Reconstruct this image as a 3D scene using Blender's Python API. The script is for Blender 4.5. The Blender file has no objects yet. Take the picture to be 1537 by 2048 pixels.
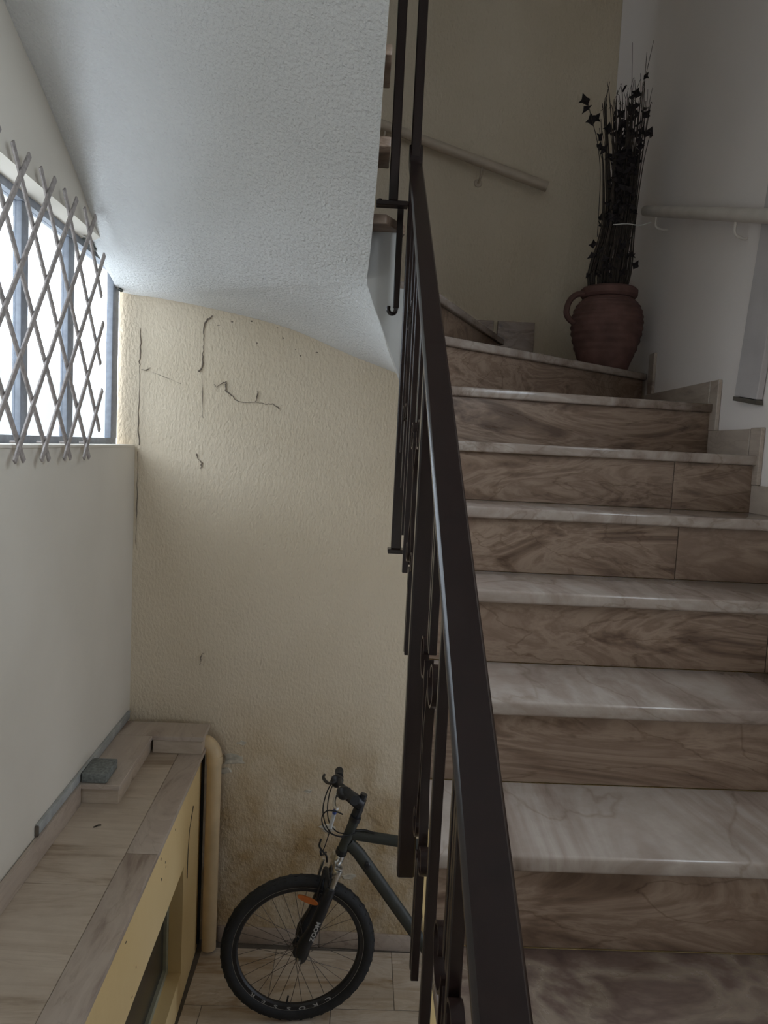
import bpy, bmesh, math, random
from mathutils import Vector, Matrix

random.seed(7)
SC = bpy.context.scene
COL = SC.collection
H = 2.63                      # eye height above the floor of the stair pit


def W3(x, y, z):
    return Vector((x, y, z + H))


# ------------------------------------------------------------------ camera
cam_d = bpy.data.cameras.new('camera')
cam = bpy.data.objects.new('camera', cam_d)
COL.objects.link(cam)
cam_d.sensor_fit = 'HORIZONTAL'
cam_d.sensor_width = 36.0
cam_d.lens = 1480.0 / 1537.0 * 36.0
cam_d.clip_start = 0.02
cam_d.clip_end = 100
_roll = math.radians(2.7)
_cx, _cy = 730 - 768.5, 893 - 1024
_u = _cx * math.cos(_roll) + _cy * math.sin(_roll)
_v = -_cx * math.sin(_roll) + _cy * math.cos(_roll)
Yc = Vector((_u, _v, 1480.0)).normalized()
Xc = Vector((0, 1, 0)).cross(Yc).normalized()
Zc = Xc.cross(Yc)
if Zc.y > 0:
    Zc = -Zc


def c2w(c):
    return Vector((Xc.dot(c), Yc.dot(c), Zc.dot(c)))


_right = c2w(Vector((math.cos(_roll), -math.sin(_roll), 0)))
_up = c2w(Vector((-math.sin(_roll), -math.cos(_roll), 0)))
_fw = c2w(Vector((0, 0, 1)))
M = Matrix.Identity(4)
for i in range(3):
    M[i][0] = _right[i]
    M[i][1] = _up[i]
    M[i][2] = -_fw[i]
M[2][3] = H
cam.matrix_world = M
SC.camera = cam

# ------------------------------------------------------------------ world, light, exposure
wd = bpy.data.worlds.new('overcast_sky')
SC.world = wd
wd.use_nodes = True
bg = wd.node_tree.nodes['Background']
bg.inputs[0].default_value = (0.87, 0.935, 1.0, 1)
bg.inputs[1].default_value = 9.2
SC.view_settings.view_transform = 'Standard'
SC.view_settings.look = 'None'
SC.view_settings.gamma = 1
SC.view_settings.exposure = 0.0
SC.view_settings.use_curve_mapping = False


def portal(name, loc, rot, sx, sy):
    l = bpy.data.lights.new(name, 'AREA')
    l.shape = 'RECTANGLE'
    l.size, l.size_y = sx, sy
    l.cycles.is_portal = True
    o = bpy.data.objects.new(name, l)
    o.location = loc
    o.rotation_euler = rot
    COL.objects.link(o)


portal('window_daylight', W3(-1.30, 2.5, 0.37), (0, math.radians(-90), 0), 0.95, 2.7)
portal('right_fill_daylight', W3(1.32, 0.55, 1.25), (0, math.radians(90), 0), 1.5, 1.4)  # daylight of the added right-hand fill window
portal('back_fill_daylight', W3(-0.62, -1.80, -0.98), (math.radians(90), 0, 0), 0.6, 1.1)  # daylight of the fill door added behind the viewer


portal('pit_fill_daylight', W3(1.32, 2.85, -1.65), (0, math.radians(90), 0), 1.9, 1.0)  # daylight of the fill door added beside the pit


# ------------------------------------------------------------------ materials
def new_mat(name):
    m = bpy.data.materials.new(name)
    m.use_nodes = True
    nt = m.node_tree
    return m, nt, nt.nodes['Principled BSDF']


def N(nt, typ, **kw):
    n = nt.nodes.new(typ)
    for k, v in kw.items():
        setattr(n, k, v)
    return n


def ramp(nt, stops):
    r = N(nt, 'ShaderNodeValToRGB')
    els = r.color_ramp.elements
    while len(els) < len(stops):
        els.new(0.5)
    for e, (p, c) in zip(els, stops):
        e.position = p
        e.color = (c[0], c[1], c[2], 1)
    return r


def simple(name, col, rough=0.5, metal=0.0, var=0.12, scale=30, bump=0.0):
    m, nt, b = new_mat(name)
    tc = N(nt, 'ShaderNodeTexCoord')
    no = N(nt, 'ShaderNodeTexNoise')
    no.inputs['Scale'].default_value = scale
    no.inputs['Detail'].default_value = 4
    nt.links.new(tc.outputs['Object'], no.inputs['Vector'])
    r = ramp(nt, [(0.3, [c * (1 - var) for c in col]), (0.7, [min(1, c * (1 + var)) for c in col])])
    nt.links.new(no.outputs['Fac'], r.inputs['Fac'])
    nt.links.new(r.outputs['Color'], b.inputs['Base Color'])
    b.inputs['Roughness'].default_value = rough
    b.inputs['Metallic'].default_value = metal
    if bump:
        bp = N(nt, 'ShaderNodeBump')
        bp.inputs['Strength'].default_value = 0.5
        bp.inputs['Distance'].default_value = bump
        nt.links.new(no.outputs['Fac'], bp.inputs['Height'])
        nt.links.new(bp.outputs['Normal'], b.inputs['Normal'])
    return m


def plaster(name, ca, cb, stain=None, sc=(85, 85, 48), dist=0.008, strength=0.7):
    """Roller-stippled wall paint: fine raised grain, broad tint changes, optional damp stains."""
    m, nt, b = new_mat(name)
    tc = N(nt, 'ShaderNodeTexCoord')
    mp = N(nt, 'ShaderNodeMapping')
    mp.inputs['Scale'].default_value = sc
    nt.links.new(tc.outputs['Object'], mp.inputs['Vector'])
    n1 = N(nt, 'ShaderNodeTexNoise')
    n1.inputs['Scale'].default_value = 1.0
    n1.inputs['Detail'].default_value = 3
    n1.inputs['Distortion'].default_value = 0.15
    nt.links.new(mp.outputs['Vector'], n1.inputs['Vector'])
    n2 = N(nt, 'ShaderNodeTexNoise')
    n2.inputs['Scale'].default_value = 1.3
    n2.inputs['Detail'].default_value = 5
    nt.links.new(tc.outputs['Object'], n2.inputs['Vector'])
    r = ramp(nt, [(0.35, ca), (0.65, cb)])
    nt.links.new(n2.outputs['Fac'], r.inputs['Fac'])
    col = r.outputs['Color']
    hgt = n1.outputs['Fac']
    if stain:
        scol, zlo, zhi, amount = stain
        sp = N(nt, 'ShaderNodeSeparateXYZ')
        nt.links.new(tc.outputs['Object'], sp.inputs['Vector'])
        mr = N(nt, 'ShaderNodeMapRange')
        mr.inputs['From Min'].default_value = zlo
        mr.inputs['From Max'].default_value = zhi
        mr.inputs['To Min'].default_value = 1
        mr.inputs['To Max'].default_value = 0
        nt.links.new(sp.outputs['Z'], mr.inputs['Value'])
        n3 = N(nt, 'ShaderNodeTexNoise')
        n3.inputs['Scale'].default_value = 3.4
        n3.inputs['Detail'].default_value = 7
        n3.inputs['Roughness'].default_value = 0.6
        nt.links.new(tc.outputs['Object'], n3.inputs['Vector'])
        r3 = ramp(nt, [(0.38, (0, 0, 0)), (0.60, (1, 1, 1))])
        nt.links.new(n3.outputs['Fac'], r3.inputs['Fac'])
        mu = N(nt, 'ShaderNodeMath', operation='MULTIPLY')
        nt.links.new(mr.outputs['Result'], mu.inputs[0])
        nt.links.new(r3.outputs['Color'], mu.inputs[1])
        mu2 = N(nt, 'ShaderNodeMath', operation='MULTIPLY')
        nt.links.new(mu.outputs[0], mu2.inputs[0])
        mu2.inputs[1].default_value = amount
        mx = N(nt, 'ShaderNodeMixRGB')
        mx.inputs['Color2'].default_value = (*scol, 1)
        nt.links.new(mu2.outputs[0], mx.inputs['Fac'])
        nt.links.new(col, mx.inputs['Color1'])
        col = mx.outputs['Color']
        # blistered paint where the damp sits
        n4 = N(nt, 'ShaderNodeTexNoise')
        n4.inputs['Scale'].default_value = 11
        n4.inputs['Detail'].default_value = 4
        n4.inputs['Distortion'].default_value = 0.8
        nt.links.new(tc.outputs['Object'], n4.inputs['Vector'])
        mu3 = N(nt, 'ShaderNodeMath', operation='MULTIPLY')
        nt.links.new(n4.outputs['Fac'], mu3.inputs[0])
        nt.links.new(mu.outputs[0], mu3.inputs[1])
        mu4 = N(nt, 'ShaderNodeMath', operation='MULTIPLY_ADD')
        nt.links.new(mu3.outputs[0], mu4.inputs[0])
        mu4.inputs[1].default_value = 3.0
        nt.links.new(hgt, mu4.inputs[2])
        hgt = mu4.outputs[0]
    nt.links.new(col, b.inputs['Base Color'])
    b.inputs['Roughness'].default_value = 0.75
    b.inputs['Specular IOR Level'].default_value = 0.25
    bp = N(nt, 'ShaderNodeBump')
    bp.inputs['Strength'].default_value = strength
    bp.inputs['Distance'].default_value = dist
    nt.links.new(hgt, bp.inputs['Height'])
    nt.links.new(bp.outputs['Normal'], b.inputs['Normal'])
    return m


def marble(name, dark, mid, light, sc=(1.3, 5.0, 11.0), rough=0.28, distort=1.2, dirt=0.0, rot=0.0, vein=0.8):
    """Banded beige limestone; every slab takes its own slice of the pattern."""
    m, nt, b = new_mat(name)
    tc = N(nt, 'ShaderNodeTexCoord')
    oi = N(nt, 'ShaderNodeObjectInfo')
    mu = N(nt, 'ShaderNodeMath', operation='MULTIPLY')
    mu.inputs[1].default_value = 37.0
    nt.links.new(oi.outputs['Random'], mu.inputs[0])
    cb = N(nt, 'ShaderNodeCombineXYZ')
    for k in range(3):
        nt.links.new(mu.outputs[0], cb.inputs[k])
    mp = N(nt, 'ShaderNodeMapping')
    mp.inputs['Scale'].default_value = sc
    mp.inputs['Rotation'].default_value = (0, 0, rot)
    nt.links.new(tc.outputs['Object'], mp.inputs['Vector'])
    nt.links.new(cb.outputs[0], mp.inputs['Location'])
    n1 = N(nt, 'ShaderNodeTexNoise')
    n1.inputs['Scale'].default_value = 1.0
    n1.inputs['Detail'].default_value = 7
    n1.inputs['Roughness'].default_value = 0.58
    n1.inputs['Distortion'].default_value = distort
    nt.links.new(mp.outputs['Vector'], n1.inputs['Vector'])
    r = ramp(nt, [(0.34, dark), (0.43, mid), (0.51, light), (0.58, mid), (0.68, light)])
    nt.links.new(n1.outputs['Fac'], r.inputs['Fac'])
    # thin dark veins
    n2 = N(nt, 'ShaderNodeTexNoise')
    n2.inputs['Scale'].default_value = 0.7
    n2.inputs['Detail'].default_value = 5
    n2.inputs['Distortion'].default_value = 2.0
    nt.links.new(mp.outputs['Vector'], n2.inputs['Vector'])
    r2 = ramp(nt, [(0.485, (1, 1, 1)), (0.5, (0.62, 0.56, 0.5)), (0.515, (1, 1, 1))])
    nt.links.new(n2.outputs['Fac'], r2.inputs['Fac'])
    mx = N(nt, 'ShaderNodeMixRGB', blend_type='MULTIPLY')
    mx.inputs['Fac'].default_value = vein
    nt.links.new(r.outputs['Color'], mx.inputs['Color1'])
    nt.links.new(r2.outputs['Color'], mx.inputs['Color2'])
    col = mx.outputs['Color']
    if dirt:
        n3 = N(nt, 'ShaderNodeTexNoise')
        n3.inputs['Scale'].default_value = 4.5
        n3.inputs['Detail'].default_value = 8
        n3.inputs['Roughness'].default_value = 0.7
        nt.links.new(tc.outputs['Object'], n3.inputs['Vector'])
        r3 = ramp(nt, [(0.42, (1, 1, 1)), (0.7, (1 - dirt, 1 - dirt * 1.1, 1 - dirt * 1.2))])
        nt.links.new(n3.outputs['Fac'], r3.inputs['Fac'])
        m2 = N(nt, 'ShaderNodeMixRGB', blend_type='MULTIPLY')
        m2.inputs['Fac'].default_value = 1
        nt.links.new(col, m2.inputs['Color1'])
        nt.links.new(r3.outputs['Color'], m2.inputs['Color2'])
        col = m2.outputs['Color']
    nt.links.new(col, b.inputs['Base Color'])
    rr = N(nt, 'ShaderNodeMapRange')
    rr.inputs['To Min'].default_value = rough - 0.06
    rr.inputs['To Max'].default_value = rough + 0.12
    nt.links.new(n1.outputs['Fac'], rr.inputs['Value'])
    nt.links.new(rr.outputs['Result'], b.inputs['Roughness'])
    return m


def glass(name, tint=(0.95, 0.98, 1.0), refl=0.06):
    m = bpy.data.materials.new(name)
    m.use_nodes = True
    nt = m.node_tree
    nt.nodes.remove(nt.nodes['Principled BSDF'])
    out = nt.nodes['Material Output']
    tr = N(nt, 'ShaderNodeBsdfTransparent')
    tr.inputs[0].default_value = (*tint, 1)
    gl = N(nt, 'ShaderNodeBsdfGlossy')
    gl.inputs['Roughness'].default_value = 0.03
    mix = N(nt, 'ShaderNodeMixShader')
    mix.inputs[0].default_value = refl
    nt.links.new(tr.outputs[0], mix.inputs[1])
    nt.links.new(gl.outputs[0], mix.inputs[2])
    nt.links.new(mix.outputs[0], out.inputs[0])
    return m


MAT = {}
MAT['cream'] = plaster('cream_stipple_paint', (0.63, 0.53, 0.39), (0.69, 0.59, 0.45),
                       stain=((0.40, 0.265, 0.115), 0.55, 1.35, 0.85))
MAT['leftwall'] = plaster('pale_wall_paint', (0.64, 0.59, 0.51), (0.70, 0.65, 0.57), sc=(30, 30, 20), dist=0.003, strength=0.25)
MAT['rightwall'] = plaster('right_wall_paint', (0.82, 0.75, 0.71), (0.86, 0.79, 0.75), sc=(30, 30, 20), dist=0.003, strength=0.2)
MAT['soffit'] = plaster('white_stipple_paint', (0.70, 0.70, 0.69), (0.76, 0.76, 0.75), sc=(92, 92, 92), dist=0.010, strength=0.9)
MAT['yellow'] = plaster('yellowed_paint', (0.76, 0.56, 0.27), (0.83, 0.64, 0.34), sc=(25, 25, 20), dist=0.004, strength=0.3)
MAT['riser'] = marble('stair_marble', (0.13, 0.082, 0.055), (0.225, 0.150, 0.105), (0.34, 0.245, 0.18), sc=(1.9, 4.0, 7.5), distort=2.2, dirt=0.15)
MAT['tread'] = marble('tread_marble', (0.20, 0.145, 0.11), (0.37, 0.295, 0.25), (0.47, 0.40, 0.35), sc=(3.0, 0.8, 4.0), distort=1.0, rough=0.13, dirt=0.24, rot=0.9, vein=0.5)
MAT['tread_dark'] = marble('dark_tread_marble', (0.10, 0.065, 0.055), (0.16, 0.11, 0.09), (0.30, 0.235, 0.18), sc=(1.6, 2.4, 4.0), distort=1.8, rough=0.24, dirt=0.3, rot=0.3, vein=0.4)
MAT['floor'] = marble('floor_marble', (0.42, 0.31, 0.20), (0.58, 0.48, 0.37), (0.66, 0.58, 0.48), sc=(1.5, 7, 5), rough=0.22, dirt=0.2, vein=0.3)
MAT['ledge'] = marble('ledge_marble', (0.25, 0.175, 0.11), (0.50, 0.41, 0.32), (0.57, 0.48, 0.385), sc=(0.8, 6.0, 6), distort=0.6, rough=0.35, dirt=0.15, vein=0.25)
MAT['skirt'] = marble('skirting_marble', (0.28, 0.21, 0.17), (0.43, 0.35, 0.29), (0.49, 0.41, 0.34), sc=(5, 1.5, 7), rough=0.35, vein=0.3)
MAT['grout'] = simple('joint_grout', (0.12, 0.10, 0.08), 0.9)
MAT['metal'] = simple('dark_brown_enamel', (0.014, 0.0075, 0.006), 0.24, 0.0, 0.2, 60)
MAT['metal'].node_tree.nodes['Principled BSDF'].inputs['Specular IOR Level'].default_value = 0.4
MAT['alu'] = simple('bluegrey_window_frame', (0.25, 0.27, 0.31), 0.5, 0.0, 0.15, 40)
MAT['lattice'] = simple('weathered_lattice', (0.34, 0.30, 0.28), 0.7, 0, 0.3, 60, 0.001)
MAT['glass'] = glass('window_glass')
MAT['tintglass'] = glass('light_cutting_window_glass', (0.74, 0.76, 0.78))  # tint put in to hold back the left window's daylight
MAT['dimglass'] = glass('dimmed_fill_glass', (0.50, 0.51, 0.53))  # tint weakens the fill light from the added pit door
MAT['darkglass'] = simple('dirty_dark_glass', (0.035, 0.033, 0.03), 0.25)
MAT['greenframe'] = simple('pale_green_frame', (0.36, 0.36, 0.27), 0.6)
MAT['pvc'] = simple('cream_pipe', (0.62, 0.47, 0.28), 0.5, 0, 0.1, 12)
MAT['trunk'] = simple('grey_trunking', (0.36, 0.37, 0.36), 0.6, 0, 0.2, 15)
MAT['black'] = simple('black_rubber', (0.014, 0.014, 0.015), 0.75, 0, 0.3, 40)
MAT['blackgloss'] = simple('black_plastic', (0.012, 0.012, 0.014), 0.38)
MAT['framegreen'] = simple('dark_green_frame_paint', (0.030, 0.032, 0.026), 0.55, 0.0, 0.15, 20)
MAT['chrome'] = simple('brushed_silver', (0.62, 0.61, 0.58), 0.30, 1.0, 0.1, 40)
MAT['spoke'] = simple('dull_spoke_steel', (0.11, 0.09, 0.075), 0.5, 0.7)
MAT['white'] = simple('white_print', (0.45, 0.45, 0.44), 0.6)
MAT['orange'] = simple('orange_reflector', (0.62, 0.17, 0.035), 0.3)
MAT['blue'] = simple('blue_cap', (0.03, 0.06, 0.22), 0.4)
MAT['terracotta'] = simple('dark_terracotta', (0.145, 0.073, 0.060), 0.8, 0, 0.25, 18, 0.002)
MAT['twig'] = simple('dry_twig', (0.060, 0.045, 0.035), 0.9, 0, 0.4, 50)
MAT['leaf'] = simple('dry_dark_leaf', (0.022, 0.015, 0.016), 0.8, 0, 0.4, 50)
MAT['string'] = simple('white_string', (0.6, 0.58, 0.54), 0.8)
MAT['rail'] = simple('cream_rail_paint', (0.62, 0.56, 0.50), 0.45, 0, 0.08, 10)
MAT['railtan'] = simple('tan_rail_paint', (0.50, 0.41, 0.31), 0.5, 0, 0.08, 10)
MAT['stone'] = simple('grey_granite', (0.17, 0.18, 0.17), 0.8, 0, 0.35, 90, 0.002)
MAT['greypanel'] = simple('grey_board', (0.50, 0.46, 0.45), 0.95, 0, 0.08, 8)
MAT['wellshade'] = plaster('shaded_well_paint', (0.40, 0.385, 0.36), (0.47, 0.455, 0.43), sc=(20, 20, 15), dist=0.004, strength=0.3)  # darker grey puts the well face's shade into its colour
MAT['root'] = simple('dead_tendril', (0.20, 0.16, 0.125), 0.95, 0, 0.3, 60)
MAT['crack'] = simple('crack_filling', (0.05, 0.04, 0.03), 0.95)
MAT['mould'] = simple('dark_grime', (0.10, 0.11, 0.10), 0.95, 0, 0.4, 80, 0.004)
MAT['patch'] = simple('bare_plaster', (0.50, 0.46, 0.38), 0.9, 0, 0.25, 40, 0.004)
MAT['outside'] = simple('outside_render', (0.24, 0.24, 0.225), 0.9, 0, 0.08, 2)


# ------------------------------------------------------------------ mesh builder
class MB:
    def __init__(s):
        s.v = []
        s.f = []

    def add(s, vs, fs):
        o = len(s.v)
        s.v += [Vector(p) for p in vs]
        s.f += [tuple(i + o for i in f) for f in fs]
        return s

    def box(s, x0, x1, y0, y1, z0, z1):
        vs = [(x, y, z) for z in (z0, z1) for y in (y0, y1) for x in (x0, x1)]
        return s.add(vs, [(0, 2, 3, 1), (4, 5, 7, 6), (0, 1, 5, 4), (2, 6, 7, 3), (0, 4, 6, 2), (1, 3, 7, 5)])

    def hexa(s, p):  # eight corners: bottom loop of four, then top loop of four
        return s.add(p, [(3, 2, 1, 0), (4, 5, 6, 7), (0, 1, 5, 4), (1, 2, 6, 5), (2, 3, 7, 6), (3, 0, 4, 7)])

    def prism(s, poly, z0, z1):
        n = len(poly)
        vs = [(x, y, z0) for x, y in poly] + [(x, y, z1) for x, y in poly]
        fs = [tuple(range(n - 1, -1, -1)), tuple(range(n, 2 * n))]
        fs += [(i, (i + 1) % n, (i + 1) % n + n, i + n) for i in range(n)]
        return s.add(vs, fs)

    def prism_x(s, poly, x0, x1):  # polygon in (y, z)
        n = len(poly)
        vs = [(x0, y, z) for y, z in poly] + [(x1, y, z) for y, z in poly]
        fs = [tuple(range(n)), tuple(range(2 * n - 1, n - 1, -1))]
        fs += [(i, i + n, (i + 1) % n + n, (i + 1) % n) for i in range(n)]
        return s.add(vs, fs)

    def prism_y(s, poly, y0, y1):  # polygon in (x, z)
        n = len(poly)
        vs = [(x, y0, z) for x, z in poly] + [(x, y1, z) for x, z in poly]
        fs = [tuple(range(n)), tuple(range(2 * n - 1, n - 1, -1))]
        fs += [(i, i + n, (i + 1) % n + n, (i + 1) % n) for i in range(n)]
        return s.add(vs, fs)

    def sweep(s, pts, prof, ref=None, closed=False):
        """prof: list of (a, b) offsets, or a function of t in 0..1 giving one."""
        pts = [Vector(p) for p in pts]
        n = len(pts)
        rings = []
        ref = Vector(ref) if ref else None
        prev = None
        for i, p in enumerate(pts):
            if closed:
                t = pts[(i + 1) % n] - pts[i - 1]
            else:
                t = pts[min(i + 1, n - 1)] - pts[max(i - 1, 0)]
            t.normalize()
            if ref:
                a = ref - t * ref.dot(t)
            elif prev is not None:
                a = prev - t * prev.dot(t)
            else:
                q = Vector((0, 0, 1)) if abs(t.z) < 0.9 else Vector((1, 0, 0))
                a = q - t * q.dot(t)
            a.normalize()
            prev = a
            b = t.cross(a)
            pr = prof(i / max(1, n - 1)) if callable(prof) else prof
            rings.append([p + a * u + b * w for u, w in pr])
        k = len(rings[0])
        vs = [q for r in rings for q in r]
        fs = []
        for i in range(n if closed else n - 1):
            j = (i + 1) % n
            for q in range(k):
                fs.append((i * k + q, i * k + (q + 1) % k, j * k + (q + 1) % k, j * k + q))
        if not closed:
            fs.append(tuple(range(k - 1, -1, -1)))
            fs.append(tuple((n - 1) * k + q for q in range(k)))
        return s.add(vs, fs)

    def tube(s, pts, r, seg=8, closed=False):
        def prof(t):
            rr = r(t) if callable(r) else r
            return [(rr * math.cos(2 * math.pi * q / seg), rr * math.sin(2 * math.pi * q / seg)) for q in range(seg)]
        return s.sweep(pts, prof, None, closed)

    def bar(s, pts, wx, th, ref=(1, 0, 0)):
        a, b = wx / 2, th / 2
        return s.sweep(pts, [(-a, -b), (a, -b), (a, b), (-a, b)], ref)

    def lathe(s, prof, c, axis='Z', seg=32, closed=False):
        c = Vector(c)
        k = len(prof)
        vs = []
        for i in range(seg):
            a = 2 * math.pi * i / seg
            for r, h in prof:
                if axis == 'Z':
                    vs.append(c + Vector((r * math.cos(a), r * math.sin(a), h)))
                else:
                    vs.append(c + Vector((r * math.cos(a), h, r * math.sin(a))))
        fs = []
        for i in range(seg):
            j = (i + 1) % seg
            for q in range(k if closed else k - 1):
                fs.append((i * k + q, j * k + q, j * k + (q + 1) % k, i * k + (q + 1) % k))
        if not closed:
            if prof[0][0] > 1e-6:
                fs.append(tuple(i * k for i in range(seg)))
            if prof[-1][0] > 1e-6:
                fs.append(tuple(i * k + k - 1 for i in range(seg - 1, -1, -1)))
        return s.add(vs, fs)

    def blob(s, c, rx, ry, rz, seg=10):
        prof = [(max(1e-7, math.sin(math.pi * q / 6)), -math.cos(math.pi * q / 6)) for q in range(7)]
        o = len(s.v)
        s.lathe(prof, (0, 0, 0), 'Z', seg)
        for i in range(o, len(s.v)):
            p = s.v[i]
            s.v[i] = Vector((c[0] + p.x * rx, c[1] + p.y * ry, c[2] + p.z * rz))
        return s

    def xf(s, fn):
        s.v = [Vector(fn(p)) for p in s.v]
        return s

    def mesh(s, name, origin, bevel=0.0, seg=2, angle=35):
        me = bpy.data.meshes.new(name)
        me.from_pydata([tuple(p - origin) for p in s.v], [], s.f)
        bm = bmesh.new()
        bm.from_mesh(me)
        bmesh.ops.remove_doubles(bm, verts=bm.verts, dist=1e-5)
        bmesh.ops.recalc_face_normals(bm, faces=bm.faces)
        if bevel:
            es = [e for e in bm.edges if len(e.link_faces) == 2 and e.calc_face_angle(0) > 0.6]
            bmesh.ops.bevel(bm, geom=es, offset=bevel, segments=seg, profile=0.5, affect='EDGES')
        for f in bm.faces:
            f.smooth = True
        bm.to_mesh(me)
        bm.free()
        me.set_sharp_from_angle(angle=math.radians(angle))
        return me


def root_of(o):
    """world position of an object's origin (all roots are unrotated)."""
    p = Vector((0, 0, 0))
    while o is not None:
        p = p + o.location
        o = o.parent
    return p


def obj(name, mb, mat, parent=None, bevel=0.0, seg=2, angle=35, origin=None, eye=True):
    """Link a mesh given in eye-relative metres."""
    if eye:
        mb.xf(lambda p: W3(p.x, p.y, p.z))
    base = root_of(parent) if parent else Vector((0, 0, 0))
    if origin is None:
        if parent:
            org = base.copy()
        else:
            xs = [p.x for p in mb.v]; ys = [p.y for p in mb.v]; zs = [p.z for p in mb.v]
            org = Vector(((min(xs) + max(xs)) / 2, (min(ys) + max(ys)) / 2, min(zs)))
    else:
        org = W3(*origin)
    me = mb.mesh(name, org, bevel, seg, angle)
    me.materials.append(MAT[mat])
    o = bpy.data.objects.new(name, me)
    COL.objects.link(o)
    o.parent = parent
    o.location = org - base
    return o


def thing(name, label, cat, loc, group=None):
    o = bpy.data.objects.new(name, None)
    o.empty_display_size = 0.05
    COL.objects.link(o)
    o.location = W3(*loc)
    o['label'] = label
    o['category'] = cat
    if group:
        o['group'] = group
    return o


def tag(o, label, cat, group=None):
    o['label'] = label
    o['category'] = cat
    if group:
        o['group'] = group
    return o


def struct(o):
    o['kind'] = 'structure'
    return o


def smooth(pts, n=8):
    """Catmull-Rom through the points."""
    pts = [Vector(p) for p in pts]
    P = [pts[0] * 2 - pts[1]] + pts + [pts[-1] * 2 - pts[-2]]
    out = []
    for i in range(1, len(P) - 2):
        a, b, c, d = P[i - 1], P[i], P[i + 1], P[i + 2]
        for q in range(n):
            t = q / n
            out.append(0.5 * ((2 * b) + (c - a) * t + (2 * a - 5 * b + 4 * c - d) * t * t + (3 * b - a - 3 * c + d) * t ** 3))
    out.append(pts[-1])
    return out


# ------------------------------------------------------------------ walls, floor, ceiling
SK = 0.0304                                   # the left wall runs slightly out of square


def xl(y):                                    # inner face of left wall
    return -1.03 - SK * y


def yf(x):                                    # inner face of far wall
    return 3.69 - 0.035 * x


def LW(d0, d1, y0, y1, z0, z1, mb):           # box on the left wall, d = distance out of the room
    return mb.hexa([(xl(y) - d, y, z) for z in (z0, z1) for (d, y) in ((d1, y0), (d0, y0), (d0, y1), (d1, y1))])


mb = MB()
LW(0, 0.25, -1.9, 3.9, -2.75, -0.055, mb)     # below the sill
LW(0, 0.25, -1.9, 3.9, 0.80, 3.3, mb)         # above the lintel
LW(0, 0.25, -1.9, 1.25, -0.055, 0.80, mb)
wall_left = struct(obj('wall_left', mb, 'leftwall'))
mb = MB()
LW(-0.004, 0.075, 1.25, 3.715, -0.060, -0.048, mb)
struct(obj('window_sill', mb, 'leftwall', wall_left, 0.002))

mb = MB().hexa([(x, yf(x) + d, z) for z in (-2.75, 3.3) for (x, d) in ((-1.235, 0), (1.6, 0), (1.6, 0.2), (-1.235, 0.2))])
wall_far = struct(obj('wall_far', mb, 'cream', origin=(0, 3.7, -2.63)))

# right wall with the rounded corner towards the far wall and unseen openings added for fill light
XR0 = 1.20


def xr(y):
    return XR0 + max(0.0, (y - 2.4)) * 0.04


WY0, WY1, WZ0, WZ1 = -0.15, 1.25, 0.50, 2.00     # window added for fill light in the right wall, outside the picture
inner = [(xr(WY1), WY1), (xr(2.4), 2.4), (xr(3.0), 3.0), (xr(3.50), 3.50)]
for k in range(1, 7):
    a = math.pi / 2 * k / 6
    inner.append((xr(3.5) - 0.13 * (1 - math.cos(a)), 3.50 + 0.145 * math.sin(a)))
CY0, CY1, CZ0, CZ1 = 2.38, 3.32, -2.63, -0.72      # unseen door opening added under the turning steps to brighten the pit
poly = inner + [(1.15, 3.9), (1.5, 3.9), (1.5, WY1)]
mb = MB().prism(poly, CZ1, 3.3)
mb.prism(poly, -2.75, CZ0)
i0 = next(i for i, p in enumerate(inner) if p[1] > CY1)
mb.prism([(xr(CY1), CY1)] + inner[i0:] + [(1.15, 3.9), (1.5, 3.9), (1.5, CY1)], CZ0, CZ1)
mb.prism([(xr(WY1), WY1), (xr(CY0), CY0), (1.5, CY0), (1.5, WY1)], CZ0, CZ1)
mb.box(XR0, 1.5, -1.9, WY0, -2.75, 3.3)
mb.box(XR0, 1.5, WY0, WY1, WZ1, 3.3)
mb.box(XR0, 1.5, WY0, WY1, -2.75, WZ0)
wall_right = struct(obj('wall_right', mb, 'rightwall'))
mb = MB()
BX0, BX1, BZ = -0.95, -0.28, -0.42              # unseen glazed door added behind the viewer to lift the lower walls
mb.box(-1.4, BX0, -1.9, -1.75, -2.75, 3.3)
mb.box(BX1, 1.5, -1.9, -1.75, -2.75, 3.3)
mb.box(BX0, BX1, -1.9, -1.75, BZ, 3.3)
mb.box(BX0, BX1, -1.9, -1.75, -2.75, -1.545)
struct(obj('wall_back', mb, 'leftwall'))
mb = MB()
mb.box(BX0, BX0 + .07, -1.86, -1.81, -1.545, BZ)
mb.box(BX1 - .07, BX1, -1.86, -1.81, -1.545, BZ)
mb.box(BX0 + .07, BX1 - .07, -1.86, -1.81, BZ - .07, BZ)
mb.box(BX0 + .07, BX1 - .07, -1.86, -1.81, -1.545, -1.40)
dd = struct(obj('back_fill_door', mb, 'alu'))  # frame of the added door, there for its fill light
obj('pane', MB().box(BX0 + .07, BX1 - .07, -1.838, -1.832, -1.40, BZ - .07), 'glass', dd)
mb = MB().box(-1.4, 1.5, -1.9, 3.9, 3.3, 3.45)
struct(obj('ceiling', mb, 'soffit'))
w3 = MB()
w3.box(1.38, 1.42, WY0, WY0 + .05, WZ0, WZ1)
w3.box(1.38, 1.42, WY1 - .05, WY1, WZ0, WZ1)
w3.box(1.38, 1.42, WY0 + .05, WY1 - .05, WZ1 - .05, WZ1)
w3.box(1.38, 1.42, WY0 + .05, WY1 - .05, WZ0, WZ0 + .05)
w3.box(1.38, 1.42, (WY0 + WY1) / 2 - .03, (WY0 + WY1) / 2 + .03, WZ0 + .05, WZ1 - .05)
dr = struct(obj('fill_window', w3, 'alu'))  # frame of the added window, there for its fill light
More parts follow.
